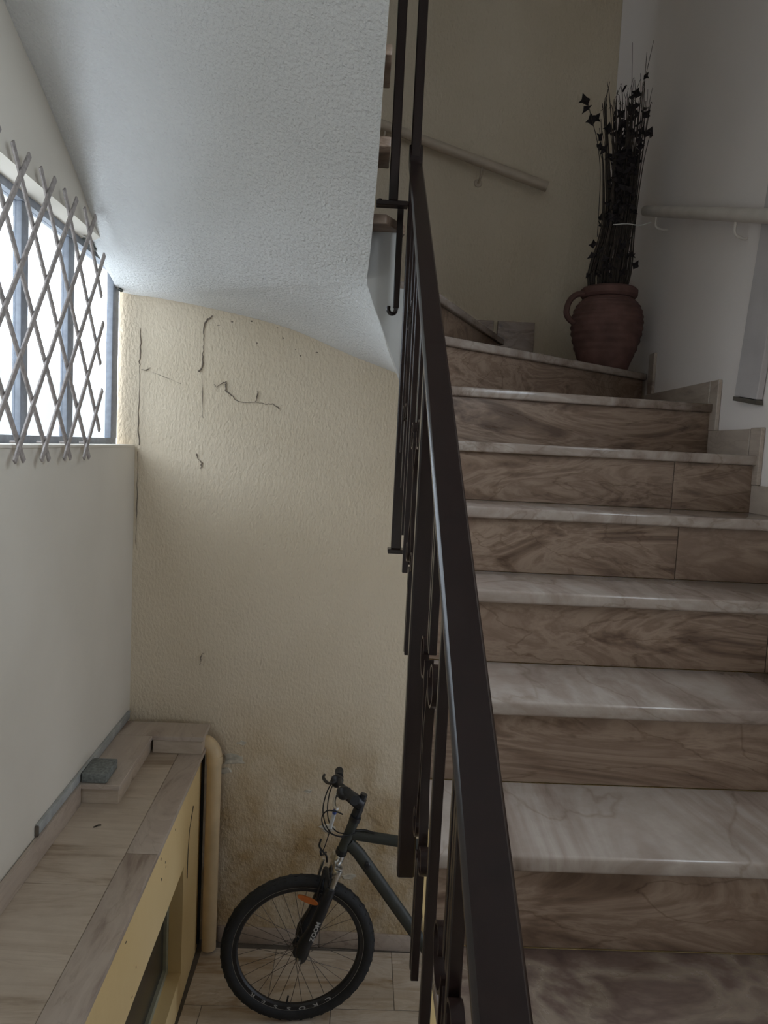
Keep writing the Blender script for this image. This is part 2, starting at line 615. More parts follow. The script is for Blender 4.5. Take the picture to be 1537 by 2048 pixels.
obj('pane', MB().box(1.397, 1.403, WY0 + .05, (WY0 + WY1) / 2 - .03, WZ0 + .05, WZ1 - .05), 'glass', dr)
obj('pane', MB().box(1.397, 1.403, (WY0 + WY1) / 2 + .03, WY1 - .05, WZ0 + .05, WZ1 - .05), 'glass', dr)

cdo = MB()
cdo.box(1.38, 1.42, CY0, CY0 + .07, CZ0, CZ1)
cdo.box(1.38, 1.42, CY1 - .07, CY1, CZ0, CZ1)
cdo.box(1.38, 1.42, CY0 + .07, CY1 - .07, CZ1 - .07, CZ1)
cdo.box(1.38, 1.42, CY0 + .07, CY1 - .07, CZ0, CZ0 + .15)
d2 = struct(obj('pit_fill_door', cdo, 'alu'))  # frame of the added pit door, there for its fill light
obj('pane', MB().box(1.397, 1.403, CY0 + .07, CY1 - .07, CZ0 + .15, CZ1 - .07), 'dimglass', d2)

# pit floor with marble tiles
floor = struct(obj('floor', MB().box(-1.4, 1.5, -1.9, 3.9, -2.75, -2.6315), 'grout', origin=(0, 2, -2.75)))
ix = 0
for j in range(9):
    y1 = 3.655 - 0.40 * j
    y0 = y1 - 0.397
    if y1 < 0.3:
        break
    off = 0.30 if j % 2 else 0.0
    for i in range(-2, 5):
        x0 = -0.935 + 0.60 * i + off
        x1 = x0 + 0.597
        x0c, x1c = max(x0, -0.72), min(x1, 1.19)
        if x1c - x0c < 0.05:
            continue
        cxm, cym = (x0c + x1c) / 2, (y0 + y1) / 2
        obj('tile', MB().box(x0c, x1c, y0, y1, -2.645, -2.630 + random.uniform(-0.0004, 0.0004)), 'floor', floor, 0.0012, 1,
            origin=(cxm, cym, -2.645))

# skirting at the foot of the far wall (three marble lengths)
for i, (a, b_) in enumerate(((-0.655, -0.12), (-0.117, 0.50), (0.503, 1.16))):
    mb = MB().hexa([(x, yf(x) - d, z) for z in (-2.63, -2.545) for (x, d) in ((a, 0.016), (b_, 0.016), (b_, 0.0), (a, 0.0))])
    o = obj('baseboard_far', mb, 'skirt', None, 0.002)
    struct(o)

# peeled paint patches on the damp lower part of the far wall
def patch(px, pz, r, seed):
    rnd = random.Random(seed)
    n = 11
    mb = MB()
    y = yf(px)
    ring = []
    for k in range(n):
        a = 2 * math.pi * k / n
        rr = r * rnd.uniform(0.55, 1.2)
        ring.append((px + rr * 1.5 * math.cos(a), pz + rr * 0.7 * math.sin(a)))
    vs = [(x, y - 0.0005, z) for x, z in ring] + [(px + (x - px) * 0.75, y - 0.005, pz + (z - pz) * 0.75) for x, z in ring] + [(px, y - 0.002, pz)]
    fs = [(k, (k + 1) % n, (k + 1) % n + n, k + n) for k in range(n)] + [(k + n, (k + 1) % n + n, 2 * n) for k in range(n)]
    mb.add(vs, fs)
    obj('peeled_patch', mb, 'patch', wall_far)


for i, (px, pz, r) in enumerate([(-0.605, -1.640, 0.050), (-0.64, -1.70, 0.03), (-0.10, -1.985, 0.03),
                                 (0.02, -2.24, 0.028), (0.30, -1.72, 0.02), (-0.21, -1.79, 0.016), (-0.56, -1.55, 0.02)]):
    patch(px, pz, r, i + 3)

# ------------------------------------------------------------------ left window
win = struct(obj('window_1', LW(0.085, 0.125, 1.25, 3.70, -0.052, -0.020, LW(0.085, 0.125, 1.25, 3.70, 0.772, 0.80, MB())), 'alu'))
for a, b_, d in ((3.600, 3.695, 0.08), (3.055, 3.115, 0.09), (3.115, 3.165, 0.105), (2.62, 2.67, 0.09), (2.67, 2.715, 0.105),
                 (2.12, 2.18, 0.09), (1.66, 1.72, 0.09), (1.25, 1.31, 0.09)):
    obj('stile', LW(d, d + 0.03, a, b_, -0.020, 0.772, MB()), 'alu', win, 0.003)
for a, b_ in ((3.165, 3.60), (2.715, 3.055), (2.18, 2.62), (1.72, 2.12), (1.31, 1.66)):
    obj('pane', LW(0.108, 0.112, a, b_, -0.020, 0.772, MB()), 'tintglass', win)

out_wall = obj('neighbour_wall', MB().box(-4.2, -3.9, -6, 12, -2.75, 0.62), 'outside')
tag(out_wall, 'pale building wall outside, seen low through the barred window', 'wall')

# trellis grille in front of the window: two layers of flat strips riveted where they cross
grille = thing('window_grille', 'grey-brown expanding lattice grille of crossed flat strips in front of the bright window',
               'grille', (-1.08, 2.6, -0.11))
rows = 7
Y_EVEN = [2.945 - 0.203 * k for k in range(9)]
DY, DZ, ZB = 0.1015, 0.1355, -0.040
ymax, ymin = 3.07, 1.35
zt_last = ZB + DZ * 6
rng = random.Random(5)


def gx(y, d):
    return xl(y) + d


def strip(p0, p1, d):
    (ya, za), (yb, zb) = p0, p1
    L = math.hypot(yb - ya, zb - za)
    ty, tz = (yb - ya) / L, (zb - za) / L
    ny, nz = -tz, ty
    w = 0.0105
    vs = []
    for dd in (d, d + 0.007):
        for (y, z, s) in ((ya, za, -1), (yb, zb, -1), (yb, zb, 1), (ya, za, 1)):
            yy, zz = y + ny * w * s, z + nz * w * s
            vs.append((gx(yy, dd), yy, zz))
    return MB().hexa(vs)


rivets = set()
for k in range(-7, 22):
    y0 = Y_EVEN[0] - 0.203 * k
    for sgn, d in ((1, 0.030), (-1, 0.021)):
        # a strip through (y0, ZB) rising with dy per row = sgn * DY
        ta, tb = -0.45, 6.5
        lo, hi = ta, tb
        # clip against the two ends of the grille
        for lim in (ymin, ymax):
            t = (lim - y0) / (sgn * DY)
            if (sgn > 0) == (lim == ymax):
                hi = min(hi, t + 0.40)
            else:
                lo = max(lo, t - 0.40)
        if hi - lo < 0.8:
            continue
        obj('strip', strip((y0 + sgn * DY * lo, ZB + DZ * lo), (y0 + sgn * DY * hi, ZB + DZ * hi), d), 'lattice', grille, 0.0015, 1)
for k in range(0, 8):
    for zz in (ZB,):
        y = Y_EVEN[0] - 0.203 * k
        obj('spacer', MB().tube([(gx(y, 0.0), y, zz), (gx(y, 0.022), y, zz)], 0.004, 8), 'lattice', grille)

# ------------------------------------------------------------------ upper flight (white soffit above the pit)
upper = thing('upper_stair_flight', 'white stippled underside of the upper stair flight with winding turn', 'stairs', (-0.5, 1.5, 0.2))
RUL = [((.145, 2.52, .15), (.30, 3.68, .30)), ((.10, 2.50, .255), (.143, 3.69, .365)), ((.06, 2.50, .35), (-.095, 3.70, .445)),
       ((.03, 2.50, .425), (-.345, 3.71, .54)), ((.01, 2.50, .47), (-.543, 3.715, .592)), ((-.005, 2.50, .51), (-.84, 3.725, .645)),
       ((-.018, 2.49, .545), (-1.15, 3.735, .690)), ((-.015, 2.44, .58), (-1.14, 3.51, .715)), ((-.01, 2.36, .63), (-1.127, 3.18, .818)),
       ((-.005, 2.25, .70), (-1.119, 2.94, .954)), ((0, 2.12, .775), (-1.114, 2.76, 1.046)), ((.003, 1.95, .875), (-1.108, 2.56, 1.139)),
       ((.009, 1.70, 1.026), (-1.103, 2.39, 1.203)), ((.012, 1.30, 1.28), (-1.09, 1.95, 1.40)), ((.012, .70, 1.68), (-1.065, 1.10, 1.78)),
       ((.012, -.20, 2.28), (-1.03, 0.1, 2.30)), ((.012, -1.75, 3.28), (-.985, -1.75, 3.28))]
inn = smooth([a for a, b in RUL], 6)
outr = smooth([b for a, b in RUL], 6)
mb = MB()
nc = 20
vs, fs = [], []
for a, b in zip(inn, outr):
    b2 = b.copy()
    if b.y > 2.2 and b.x < -1.08:
        b2.x -= 0.06                        # the slab runs into the window recess
    for q in range(nc + 1):
        vs.append(a.lerp(b2, q / nc))
for i in range(len(inn) - 1):
    for q in range(nc):
        k = i * (nc + 1) + q
        fs.append((k, k + 1, k + nc + 2, k + nc + 1))
# give the skin thickness upwards
o0 = len(vs)
vs2 = [v + Vector((0, 0, 0.03)) for v in vs]
fs2 = [tuple(i + o0 for i in reversed(f)) for f in fs]
rim = []
nr = len(inn)
for i in range(nr - 1):
    for q in (0, nc):
        a, b = i * (nc + 1) + q, (i + 1) * (nc + 1) + q
        rim.append((a, b, b + o0, a + o0))
for q in range(nc):
    for i in (0, nr - 1):
        a, b = i * (nc + 1) + q, i * (nc + 1) + q + 1
        rim.append((a, b, b + o0, a + o0))
mb.add(vs + vs2, fs + fs2 + rim)
obj('soffit', mb, 'soffit', upper, angle=50)
# concrete side of the flight along the stair well
side = [p for p in inn if p.y < 2.495 and p.x < 0.02]
mb = MB()
vs = []
for p in side:
    vs += [(p.x, p.y, p.z + 0.004), (p.x - 0.03, p.y, p.z + 0.05), (p.x - 0.03, p.y, p.z + 0.20), (p.x, p.y, p.z + 0.20)]
fs = [(0, 1, 2, 3), tuple(len(side) * 4 - 4 + k for k in (3, 2, 1, 0))]
for i in range(len(side) - 1):
    for k in range(4):
        fs.append((i * 4 + k, i * 4 + (k + 1) % 4, i * 4 + 4 + (k + 1) % 4, i * 4 + 4 + k))
mb.add(vs, fs)
obj('flight_side', mb, 'soffit', upper)
# face of the well under the turning steps
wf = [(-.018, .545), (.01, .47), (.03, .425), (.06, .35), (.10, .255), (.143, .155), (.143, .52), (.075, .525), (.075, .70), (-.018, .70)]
obj('well_face', MB().prism_y([(x, z - (.010 if z < .5 or (x < 0 and z < .6) else 0)) for x, z in wf], 2.488, 2.56), 'wellshade', upper)

# ------------------------------------------------------------------ stair levels
G, R_ = 0.259, 0.175


def zt(k):
    return -0.669 + R_ * (k - 1)


def yn(k):
    return 1.178 + G * (k - 1)


XS = 0.150                                     # open side of the lower flight
lower = thing('marble_staircase', 'beige veined marble staircase rising and winding left beside the dark railing', 'stairs', (0.65, 1.2, -1.544))
NOSE, TH = 0.018, 0.030
# nosing lines: inner point and outer point
nos = {k: ((XS, yn(k)), (1.196, yn(k))) for k in range(-3, 6)}
nos[6] = ((XS, 2.352), (1.198, 2.545))
nos[7] = ((XS, 2.425), (1.225, 3.262))
nos[8] = ((XS + 0.004, 2.475), (0.66, yf(0.66) - 0.002))
nos[9] = ((0.10, 2.512), (-0.08, yf(-0.08) - 0.002))
nos[10] = ((-0.022, 2.42), (-0.80, yf(-0.8) - 0.004))
nos[11] = ((-0.018, 2.28), (xl(3.4) + .004, 3.40))
nos[12] = ((-0.012, 2.12), (xl(3.0) + .004, 3.00))
nos[13] = ((-0.006, 1.92), (xl(2.65) + .004, 2.65))
nos[14] = ((0.0, 1.70), (xl(2.3) + .004, 2.30))
for k in range(15, 22):
    nos[k] = ((0.008, 1.70 - G * (k - 14)), (xl(1.8) + .004, 2.12 - G * (k - 14)))


def offs(seg, d):
    (ax, ay), (bx, by) = seg
    L = math.hypot(bx - ax, by - ay)
    nx, ny = -(by - ay) / L, (bx - ax) / L
    if d < 0:
        nx, ny, d = -nx, -ny, -d
    return (ax + nx * d, ay + ny * d), (bx + nx * d, by + ny * d)


CORN_R = (1.225, 3.50)


def tread_poly(k):
    a, b = nos[k]
    c, d = nos[k + 1]
    back = 0.022
    (cx_, cy_), (dx_, dy_) = offs((c, d), back if k < 14 else back)
    poly = [a, b]
    if k == 7:
        poly += [(1.228, 3.48), (1.205, 3.57), (1.15, 3.625)]
    if k == 10:
        poly += [(xl(3.68) + .006, 3.70)]
    poly += [(dx_, min(dy_, yf(dx_) - 0.003)), (cx_, cy_)]
    return poly


for k in range(-3, 9):
    if k < 5:
        poly = [(XS, yn(k)), (1.196, yn(k)), (1.196, yn(k + 1) + 0.02), (XS, yn(k + 1) + 0.02)]
    elif k == 5:
        poly = [nos[5][0], nos[5][1], (1.198, 2.57), (XS, 2.375)]
    elif k == 6:
        poly = [nos[6][0], nos[6][1], (1.222, 3.28), (XS, 2.447)]
    elif k == 7:
        poly = [nos[7][0], nos[7][1], (1.228, 3.48), (1.205, 3.57), (1.14, 3.632), (0.64, yf(0.64) - .004), (XS, 2.50)]
    else:
        poly = [nos[8][0], nos[8][1], (-0.10, yf(-.1) - .004), (0.09, 2.53), (XS, 2.51)]
    cx_, cy_ = sum(p[0] for p in poly) / len(poly), sum(p[1] for p in poly) / len(poly)
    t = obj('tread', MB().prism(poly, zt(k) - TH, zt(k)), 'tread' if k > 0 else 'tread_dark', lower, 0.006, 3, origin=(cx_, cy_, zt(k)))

# risers: thin slabs set back under each nosing; some are pieced from two lengths
splits = {5: 0.76, 4: 0.68, 3: 0.80, 1: 0.72, 2: 0.86, 0: 0.6}
for k in range(-3, 10):
    a, b = nos[k]
    if k <= 9:
        (ax, ay), (bx, by) = offs((a, b), NOSE)
        (ax2, ay2), (bx2, by2) = offs((a, b), NOSE + 0.02)
        if ay < a[1]:
            (ax, ay), (bx, by) = offs((a, b), -NOSE)
            (ax2, ay2), (bx2, by2) = offs((a, b), -(NOSE + 0.02))
    if k == 9:
        (ax, ay), (bx, by) = (0.085, 2.53), (-0.095, yf(-.1) - .004)
        (ax2, ay2), (bx2, by2) = (0.065, 2.53), (-0.115, yf(-.1) - .004)
    by, by2 = min(by, yf(bx) - 0.003), min(by2, yf(bx2) - 0.003)
    if k == 7:
        bx, bx2 = min(bx, 1.222), min(bx2, 1.222)
    z0, z1 = zt(k) - R_ + 0.0005, zt(k) - TH - 0.0003
    fr = splits.get(k)
    spans = [(0, fr - 0.0008), (fr + 0.0008, 1)] if fr else [(0, 1)]
    for s0, s1 in spans:
        L = lambda p, q, s: (p[0] + (q[0] - p[0]) * s, p[1] + (q[1] - p[1]) * s)
        f0, f1 = L((ax, ay), (bx, by), s0), L((ax, ay), (bx, by), s1)
        g0, g1 = L((ax2, ay2), (bx2, by2), s0), L((ax2, ay2), (bx2, by2), s1)
        mb = MB().prism([f0, f1, g1, g0], z0, z1)
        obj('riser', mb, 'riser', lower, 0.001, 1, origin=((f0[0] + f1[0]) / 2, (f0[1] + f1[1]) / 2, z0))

# upper treads, seen only from below at the stair well
for k in range(9, 19):
    a, b = nos[k]
    c, d = nos[k + 1]
    if k == 9:
        poly = [(0.10, 2.512), (-0.08, yf(-.08) - .004), (-0.83, yf(-.83) - .004), (-0.035, 2.40), (0.035, 2.40)]
    elif k == 10:
        poly = [(0.035, 2.425), (-0.022, 2.425), (-0.80, yf(-.8) - .004), (xl(3.7) + .006, 3.70), (xl(3.37) + .006, 3.37), (-0.02, 2.25), (0.035, 2.25)]
    else:
        poly = [(0.024, a[1]), a, b, (d[0], d[1] - 0.03), (c[0], c[1] - 0.03), (0.024, c[1] - 0.03)]
    cx_, cy_ = sum(p[0] for p in poly) / len(poly), sum(p[1] for p in poly) / len(poly)
    obj('upper_tread', MB().prism(poly, zt(k) - TH, zt(k)), 'riser', upper, 0.004, 2, origin=(cx_, cy_, zt(k)))
    if k >= 10:
        mb = MB().prism([(a[0], a[1] - 0.02), (b[0], b[1] - 0.02), (b[0], b[1] - 0.035), (a[0], a[1] - 0.035)], zt(k) - R_, zt(k) - TH)
        obj('upper_riser', mb, 'riser', upper, origin=((a[0] + b[0]) / 2, (a[1] + b[1]) / 2, zt(k) - R_))

# concrete body of the lower flight
prof = []
for k in range(-3, 6):
    prof += [(yn(k) + 0.04, zt(k) - R_ - 0.0), (yn(k) + 0.04, zt(k) - TH - 0.001)]
prof += [(2.35, zt(5) - TH - 0.001), (2.35, zt(5) - 0.26), (2.20, zt(5) - 0.30), (yn(-3) + 0.30, -1.62), (yn(-3) + 0.04, -1.62)]
obj('concrete_body', MB().prism_x(prof, XS + 0.006, 1.194), 'yellow', lower)
for k, poly in ((6, [(XS + .006, 2.40), (1.194, 2.60), (1.205, 3.25), (XS + .006, 2.44)]),
                (7, [(XS + .006, 2.47), (1.19, 3.30), (1.20, 3.55), (0.60, 3.66), (XS + .006, 2.50)]),
                (8, [(XS + .0, 2.60), (0.60, 3.655), (0.20, 3.66), (0.13, 2.60)])):
    obj('concrete_body', MB().prism(poly, zt(k) - (0.25 if k < 8 else 0.13), zt(k) - TH - 0.001), 'yellow', lower)

# stepped marble skirting up the right wall and on the far wall
def skirt_run(p0, p1, z0, z1, t=0.013):
    d = Vector((p1[0] - p0[0], p1[1] - p0[1], 0)).normalized()
    n = Vector((-d.y, d.x, 0)) * t
    q0, q1 = (p0[0] + n.x, p0[1] + n.y), (p1[0] + n.x, p1[1] + n.y)
    return MB().prism([p0, p1, q1, q0], z0, z1)


for k in range(0, 5):
    obj('skirting', skirt_run((1.199, yn(k) + 0.055), (1.199, yn(k + 1) + 0.017), zt(k), zt(k) + 0.085), 'skirt', lower, 0.0015, 1)
    obj('skirting', skirt_run((1.199, yn(k + 1) - 0.012), (1.199, yn(k + 1) + 0.050), zt(k) + 0.086, zt(k + 1) + 0.085), 'skirt', lower, 0.0015, 1)
obj('skirting', skirt_run((1.199, yn(5) + 0.055), (1.203, 2.555), zt(5), zt(5) + 0.082), 'skirt', lower, 0.0015, 1)
obj('skirting', skirt_run((1.203, 2.510), (1.206, 2.575), zt(5) + 0.083, zt(6) + 0.080), 'skirt', lower, 0.0015, 1)
obj('skirting', skirt_run((1.206, 2.580), (1.232, 3.250), zt(6), zt(6) + 0.080), 'skirt', lower, 0.0015, 1)
obj('skirting', skirt_run((1.231, 3.180), (1.235, 3.245), zt(6) + 0.081, zt(7) + 0.080), 'skirt', lower, 0.0015, 1)
obj('skirting', skirt_run((0.80, yf(.8) - .001), (0.62, yf(.62) - .001), zt(7), zt(8) + 0.085), 'riser', lower, 0.0015, 1)  # darker marble on the far-wall lengths puts their shade into the colour
obj('skirting', skirt_run((0.60, yf(.6) - .001), (-0.05, yf(-.05) - .001), zt(8), zt(8) + 0.085), 'riser', lower, 0.0015, 1)

# ------------------------------------------------------------------ landing ledge along the left wall
def ex(y):
    return -0.61 - SK * y


def jx(y):
    return -0.727 - SK * y


def fx(y):
    return -0.638 - SK * y


ZL = -1.530
land = thing('landing_ledge', 'long marble-topped landing ledge with yellowed side under the window wall', 'ledge', (-0.9, 1.8, -2.63))


def quad_y(f0, f1, y0, y1, z0, z1):
    return MB().hexa([(f(y), y, z) for z in (z0, z1) for (f, y) in ((f0, y0), (f1, y0), (f1, y1), (f0, y1))])


def xlp(y):
    return xl(y) + 0.003


fi = lambda y: fx(y) - 0.20
obj('ledge_side', quad_y(fi, fx, -0.1, 3.655, -1.955, ZL - 0.026), 'yellow', land, origin=(-0.9, 1.8, -2.63))
obj('ledge_side', quad_y(fi, fx, 3.25, 3.655, -2.628, -1.9555), 'yellow', land, origin=(-0.9, 1.8, -2.63))
obj('ledge_side', quad_y(fi, fx, 0.2, 3.2495, -2.628, -2.47), 'yellow', land, origin=(-0.9, 1.8, -2.63))
obj('ledge_side', quad_y(fi, fx, 0.0, 0.85, -2.4695, -1.9555), 'yellow', land, origin=(-0.9, 1.8, -2.63))
obj('core', quad_y(xlp, fi, -0.1, 3.655, -1.80, ZL - 0.026), 'yellow', land)
yj = [3.66, 3.05, 2.42, 1.80, 1.18, 0.56, -0.06]
for i in range(len(yj) - 1):
    o = obj('slab', quad_y(xlp, lambda y: jx(y) - 0.001, yj[i + 1] + 0.0015, yj[i], ZL - 0.025, ZL), 'ledge', land, 0.0015, 1,
            origin=(-0.95, yj[i], ZL))
yb = [3.66, 2.62, 1.55, 0.55, -0.06]
for i in range(len(yb) - 1):
    obj('border_slab', quad_y(jx, ex, yb[i + 1] + 0.0015, yb[i], ZL - 0.025, ZL + 0.0005), 'skirt', land, 0.003, 2,
        origin=(-0.68, yb[i], ZL))
# skirting on the left wall in front of the raised kerb
obj('skirting', quad_y(xlp, lambda y: xl(y) + 0.020, -0.05, 1.55, ZL, -1.440), 'skirt', land, 0.002, 1)
obj('skirting', quad_y(xlp, lambda y: xl(y) + 0.020, 1.553, 2.965, ZL, -1.440), 'skirt', land, 0.002, 1)
# raised L-shaped kerb at the far end
kx = lambda y: -0.852 - SK * y
obj('kerb', quad_y(xlp, lambda y: kx(y) - 0.012, 2.985, 3.665, ZL, -1.462), 'ledge', land, 0.001, 1)
obj('kerb', quad_y(kx, lambda y: ex(y) - 0.006, 3.505, 3.665, ZL, -1.462), 'ledge', land, 0.001, 1)
obj('kerb_top', quad_y(xlp, kx, 2.965, 3.49, -1.4618, -1.440), 'skirt', land, 0.002, 1)
obj('kerb_top', quad_y(xlp, lambda y: ex(y) + 0.003, 3.4905, 3.668, -1.4618, -1.440), 'skirt', land, 0.002, 1)
# recessed cellar window in the side of the ledge
w2 = struct(obj('window_2', quad_y(lambda y: fx(y) - 0.085, lambda y: fx(y) - 0.060, 0.85, 3.25, -2.47, -2.435), 'greenframe'))
obj('frame', quad_y(lambda y: fx(y) - 0.085, lambda y: fx(y) - 0.060, 3.215, 3.25, -2.435, -1.955), 'greenframe', w2, 0.002, 1)
obj('pane', quad_y(lambda y: fx(y) - 0.082, lambda y: fx(y) - 0.076, 0.85, 3.215, -2.435, -1.955), 'darkglass', w2)
obj('crack', MB().sweep([(fx(3.42) + .001, 3.44, -1.76), (fx(3.40) + .001, 3.37, -1.83), (fx(3.35) + .001, 3.34, -1.92), (fx(3.33) + .001, 3.335, -2.06)],
                        [(-.004, -.001), (.004, -.001), (.004, .001), (-.004, .001)], (0, 1, 0)), 'crack', land)
rnd = random.Random(11)
for i in range(9):
    y = rnd.uniform(2.2, 3.55)
    z = rnd.uniform(-1.93, -1.6)
    obj('chip', MB().blob((fx(y), y, z), 0.0012, rnd.uniform(.003, .007), rnd.uniform(.004, .010), 7), 'crack', land)

# landing in front of the stairs, where the viewer stands
lf = struct(obj('floor', MB().box(-0.60, 1.195, -1.75, 0.14, -1.75, -1.5455), 'grout'))
for i in range(3):
    for j in range(3):
        x0, y0 = -0.60 + i * 0.598, -1.74 + j * 0.625
        obj('tile', MB().box(x0, x0 + 0.595, y0, y0 + 0.622, -1.5455, -1.5440), 'floor', lf, 0.0007, 1, origin=(x0 + .3, y0 + .3, -1.5455))

# ------------------------------------------------------------------ small things on the ledge
st = obj('paving_stone', quad_y(lambda y: xl(y) + 0.0155, lambda y: xl(y) + 0.120, 2.975, 3.13, -1.4398, -1.398), 'stone', None, 0.006, 2)
tag(st, 'small grey granite paving stone lying on the raised marble kerb', 'stone')
cd = thing('cable_trunking', 'pale grey cable trunking along the foot of the left wall above the ledge', 'trunking', (-1.11, 3.1, -1.437))
obj('cover', quad_y(lambda y: xl(y) + 0.001, lambda y: xl(y) + 0.011, 2.56, 3.70, -1.4385, -1.405), 'trunk', cd, 0.002, 2)
obj('lip', quad_y(lambda y: xl(y) + 0.001, lambda y: xl(y) + 0.014, 2.555, 3.70, -1.4035, -1.397), 'trunk', cd, 0.001, 1)
obj('end_cap', quad_y(lambda y: xl(y) + 0.001, lambda y: xl(y) + 0.013, 2.548, 2.559, -1.4385, -1.400), 'grout', cd, 0.001, 1)
tw = obj('twig', MB().tube([(-0.985, 2.79, ZL + .003), (-0.972, 2.805, ZL + .004), (-0.962, 2.808, ZL + .0035)], 0.003, 6), 'crack')
tag(tw, 'tiny dark twig lying on the marble ledge in front of the kerb', 'twig')

# drain pipe and the dark strip beside it
pp = thing('drain_pipe', 'cream plastic drain pipe with rounded elbow standing in corner by the ledge', 'pipe', (-0.69, 3.60, -2.60))
pts = [(-0.682, 3.622, -2.61), (-0.682, 3.622, -1.60)]
for k in range(1, 9):
    a = math.pi / 2 * k / 8
    pts.append((-0.682 - 0.065 * (1 - math.cos(a)), 3.622, -1.60 + 0.085 * math.sin(a)))
obj('pipe', MB().tube([pts[0], (-0.682, 3.622, -2.0), pts[1]], 0.0365, 20), 'pvc', pp)
obj('elbow', MB().tube(pts[1:], 0.039, 20), 'pvc', pp)
obj('collar', MB().tube([(-0.682, 3.622, -1.625), (-0.682, 3.622, -1.585)], 0.0405, 20), 'pvc', pp)
bs = obj('black_strip', quad_y(lambda y: fx(y) + 0.001, lambda y: fx(y) + 0.014, 3.632, 3.652, -2.60, -1.575), 'black', None, 0.002, 1)
tag(bs, 'narrow black strip running down ledge corner left of the cream pipe', 'strip')

# ------------------------------------------------------------------ dead tendrils and grime on the far wall
def tendril(name, pts, r, label):
    rj = random.Random(len(pts) * 7 + int(abs(pts[0][0]) * 100))
    pts = [(x, yf(x) - 0.004, z) for x, z in pts]
    pts = [(p.x + rj.gauss(0, r * .55), p.y, p.z + rj.gauss(0, r * .55)) for p in smooth(pts, 5)]
    o = obj(name, MB().tube(smooth(pts, 2), lambda t: r * (0.75 + 0.4 * math.sin(9 * t + len(pts))), 6), 'root')
    tag(o, label, 'tendril')
    return o


tendril('dead_tendril', [(-.772, .600), (-.79, .585), (-.812, .560), (-.816, .50), (-.815, .43), (-.817, .36), (-.834, .326)], .0034,
        'dark dead tendril hanging straight down just below the white soffit')
tendril('dead_tendril', [(-.819, .345), (-.815, .25), (-.812, .17), (-.809, .10)], .0014,
        'thin hanging thread continuing below the long vertical tendril')
tendril('dead_tendril', [(-.757, .268), (-.745, .258), (-.72, .272), (-.700, .283), (-.699, .262), (-.698, .238), (-.675, .225), (-.64, .193), (-.59, .186),
                         (-.55, .192), (-.50, .186), (-.46, .183), (-.43, .165)], .0030,
        'crooked dead tendril running sideways across the middle of the cream wall')
tendril('dead_tendril', [(-.548, .192), (-.544, .215), (-.540, .235), (-.543, .247)], .0028, 'short upright stub rising from the sideways tendril')
tendril('dead_tendril', [(-.836, -.078), (-.826, -.10), (-.812, -.118), (-.808, -.135), (-.815, -.15)], .0036,
        'short dark tendril scrap on cream wall level with window sill')
tendril('dead_tendril', [(-.77, -1.085), (-.78, -1.10), (-.785, -1.125), (-.788, -1.15)], .0026, 'small faint tendril scrap low on wall above the ledge kerb')
tendril('grime_line', [(-1.128, .525), (-1.125, .45), (-1.127, .36), (-1.126, .31), (-1.128, .20), (-1.127, .06), (-1.12, -.05)], .0026,
        'dark grime line running down wall corner beside the window')
tendril('dead_tendril', [(-1.118, .325), (-1.10, .322), (-1.085, .325), (-1.078, .335)], .0028, 'tiny dark tuft stuck to wall right beside the window frame')
tendril('cobweb_thread', [(-1.07, .315), (-.98, .285), (-.92, .262)], .0010, 'fine cobweb thread trailing from the tuft beside the window')
tendril('grime_line', [(-1.128, -.08), (-1.126, -.25), (-1.127, -.42), (-1.128, -.55)], .0022, 'dark grime line in the wall corner below window sill level')
rnd = random.Random(9)
for i in range(9):
    x = rnd.uniform(-.75, -.05)
    z = .66 - .20 * ((x + .9) / .85) ** 1.6 - rnd.uniform(.02, .16)
    obj('dirt_speck', MB().blob((x, yf(x), z), rnd.uniform(.003, .009), .0015, rnd.uniform(.002, .004), 7), 'root', wall_far)
gr = MB()
rnd = random.Random(3)
for i in range(14):
    t = i / 13
    y = 3.15 + 0.50 * t
    gr.blob((xl(y) - 0.060, y, 0.79 - 0.10 * t * t + rnd.uniform(-.006, .006)), .010, rnd.uniform(.012, .025), rnd.uniform(.006, .012), 7)
o = obj('grime_clump', gr, 'mould')
tag(o, 'dark green-grey grime clotted where the soffit meets the window top', 'grime')

# ------------------------------------------------------------------ iron stair railing
XC = 0.115
SL = R_ / G


def zr(y):                                     # top of the handrail
    return -0.712 + SL * y


rail = thing('stair_railing', 'dark brown iron stair railing with scrolls and flat handrail climbing beside the steps', 'railing', (XC, 1.2, -1.54))
rw, rh = 0.0215, 0.009
rp = [(rh * a_, rw * b_) for a_, b_ in ((-1, -.80), (-1, .80), (-.55, .96), (0.1, 1), (.65, .95), (1, .78), (1, -.78), (.65, -.95), (0.1, -1), (-.55, -.96))]
ya, yb_ = 0.15, 2.33
path = [(XC, ya, zr(ya) - rh), (XC, yb_, zr(yb_) - rh)]
for k in range(1, 8):                           # gooseneck up into the upper rail
    a = k / 7
    ang0 = math.atan(SL)
    th = ang0 + (math.pi / 2 - ang0) * a
    py, pz = path[-1][1], path[-1][2]
    st_ = 0.012
    path.append((XC, py + st_ * math.cos(th), pz + st_ * math.sin(th)))
yt = path[-1][1]
obj('handrail', MB().sweep(path, [(w, h) for h, w in rp], (1, 0, 0)), 'metal', rail)
obj('newel_post', MB().box(XC - .016, XC + .016, yt - .016, yt + .016, -0.322, zr(yb_) + 0.02), 'metal', rail, 0.003, 1)
obj('foot_plate', MB().box(XC - .026, XC + .030, yt - .028, yt + .028, -0.336, -0.322), 'metal', rail, 0.002, 1)
obj('newel_post', MB().box(XC - .016, XC + .014, yt - .014, yt + .014, zr(yb_) + 0.021, 1.47), 'metal', rail, 0.003, 1)
obj('post', MB().box(XC - .017, XC + .015, 1.315, 1.347, -0.800, zr(1.33) - 2 * rh + .002), 'metal', rail, 0.003, 1)
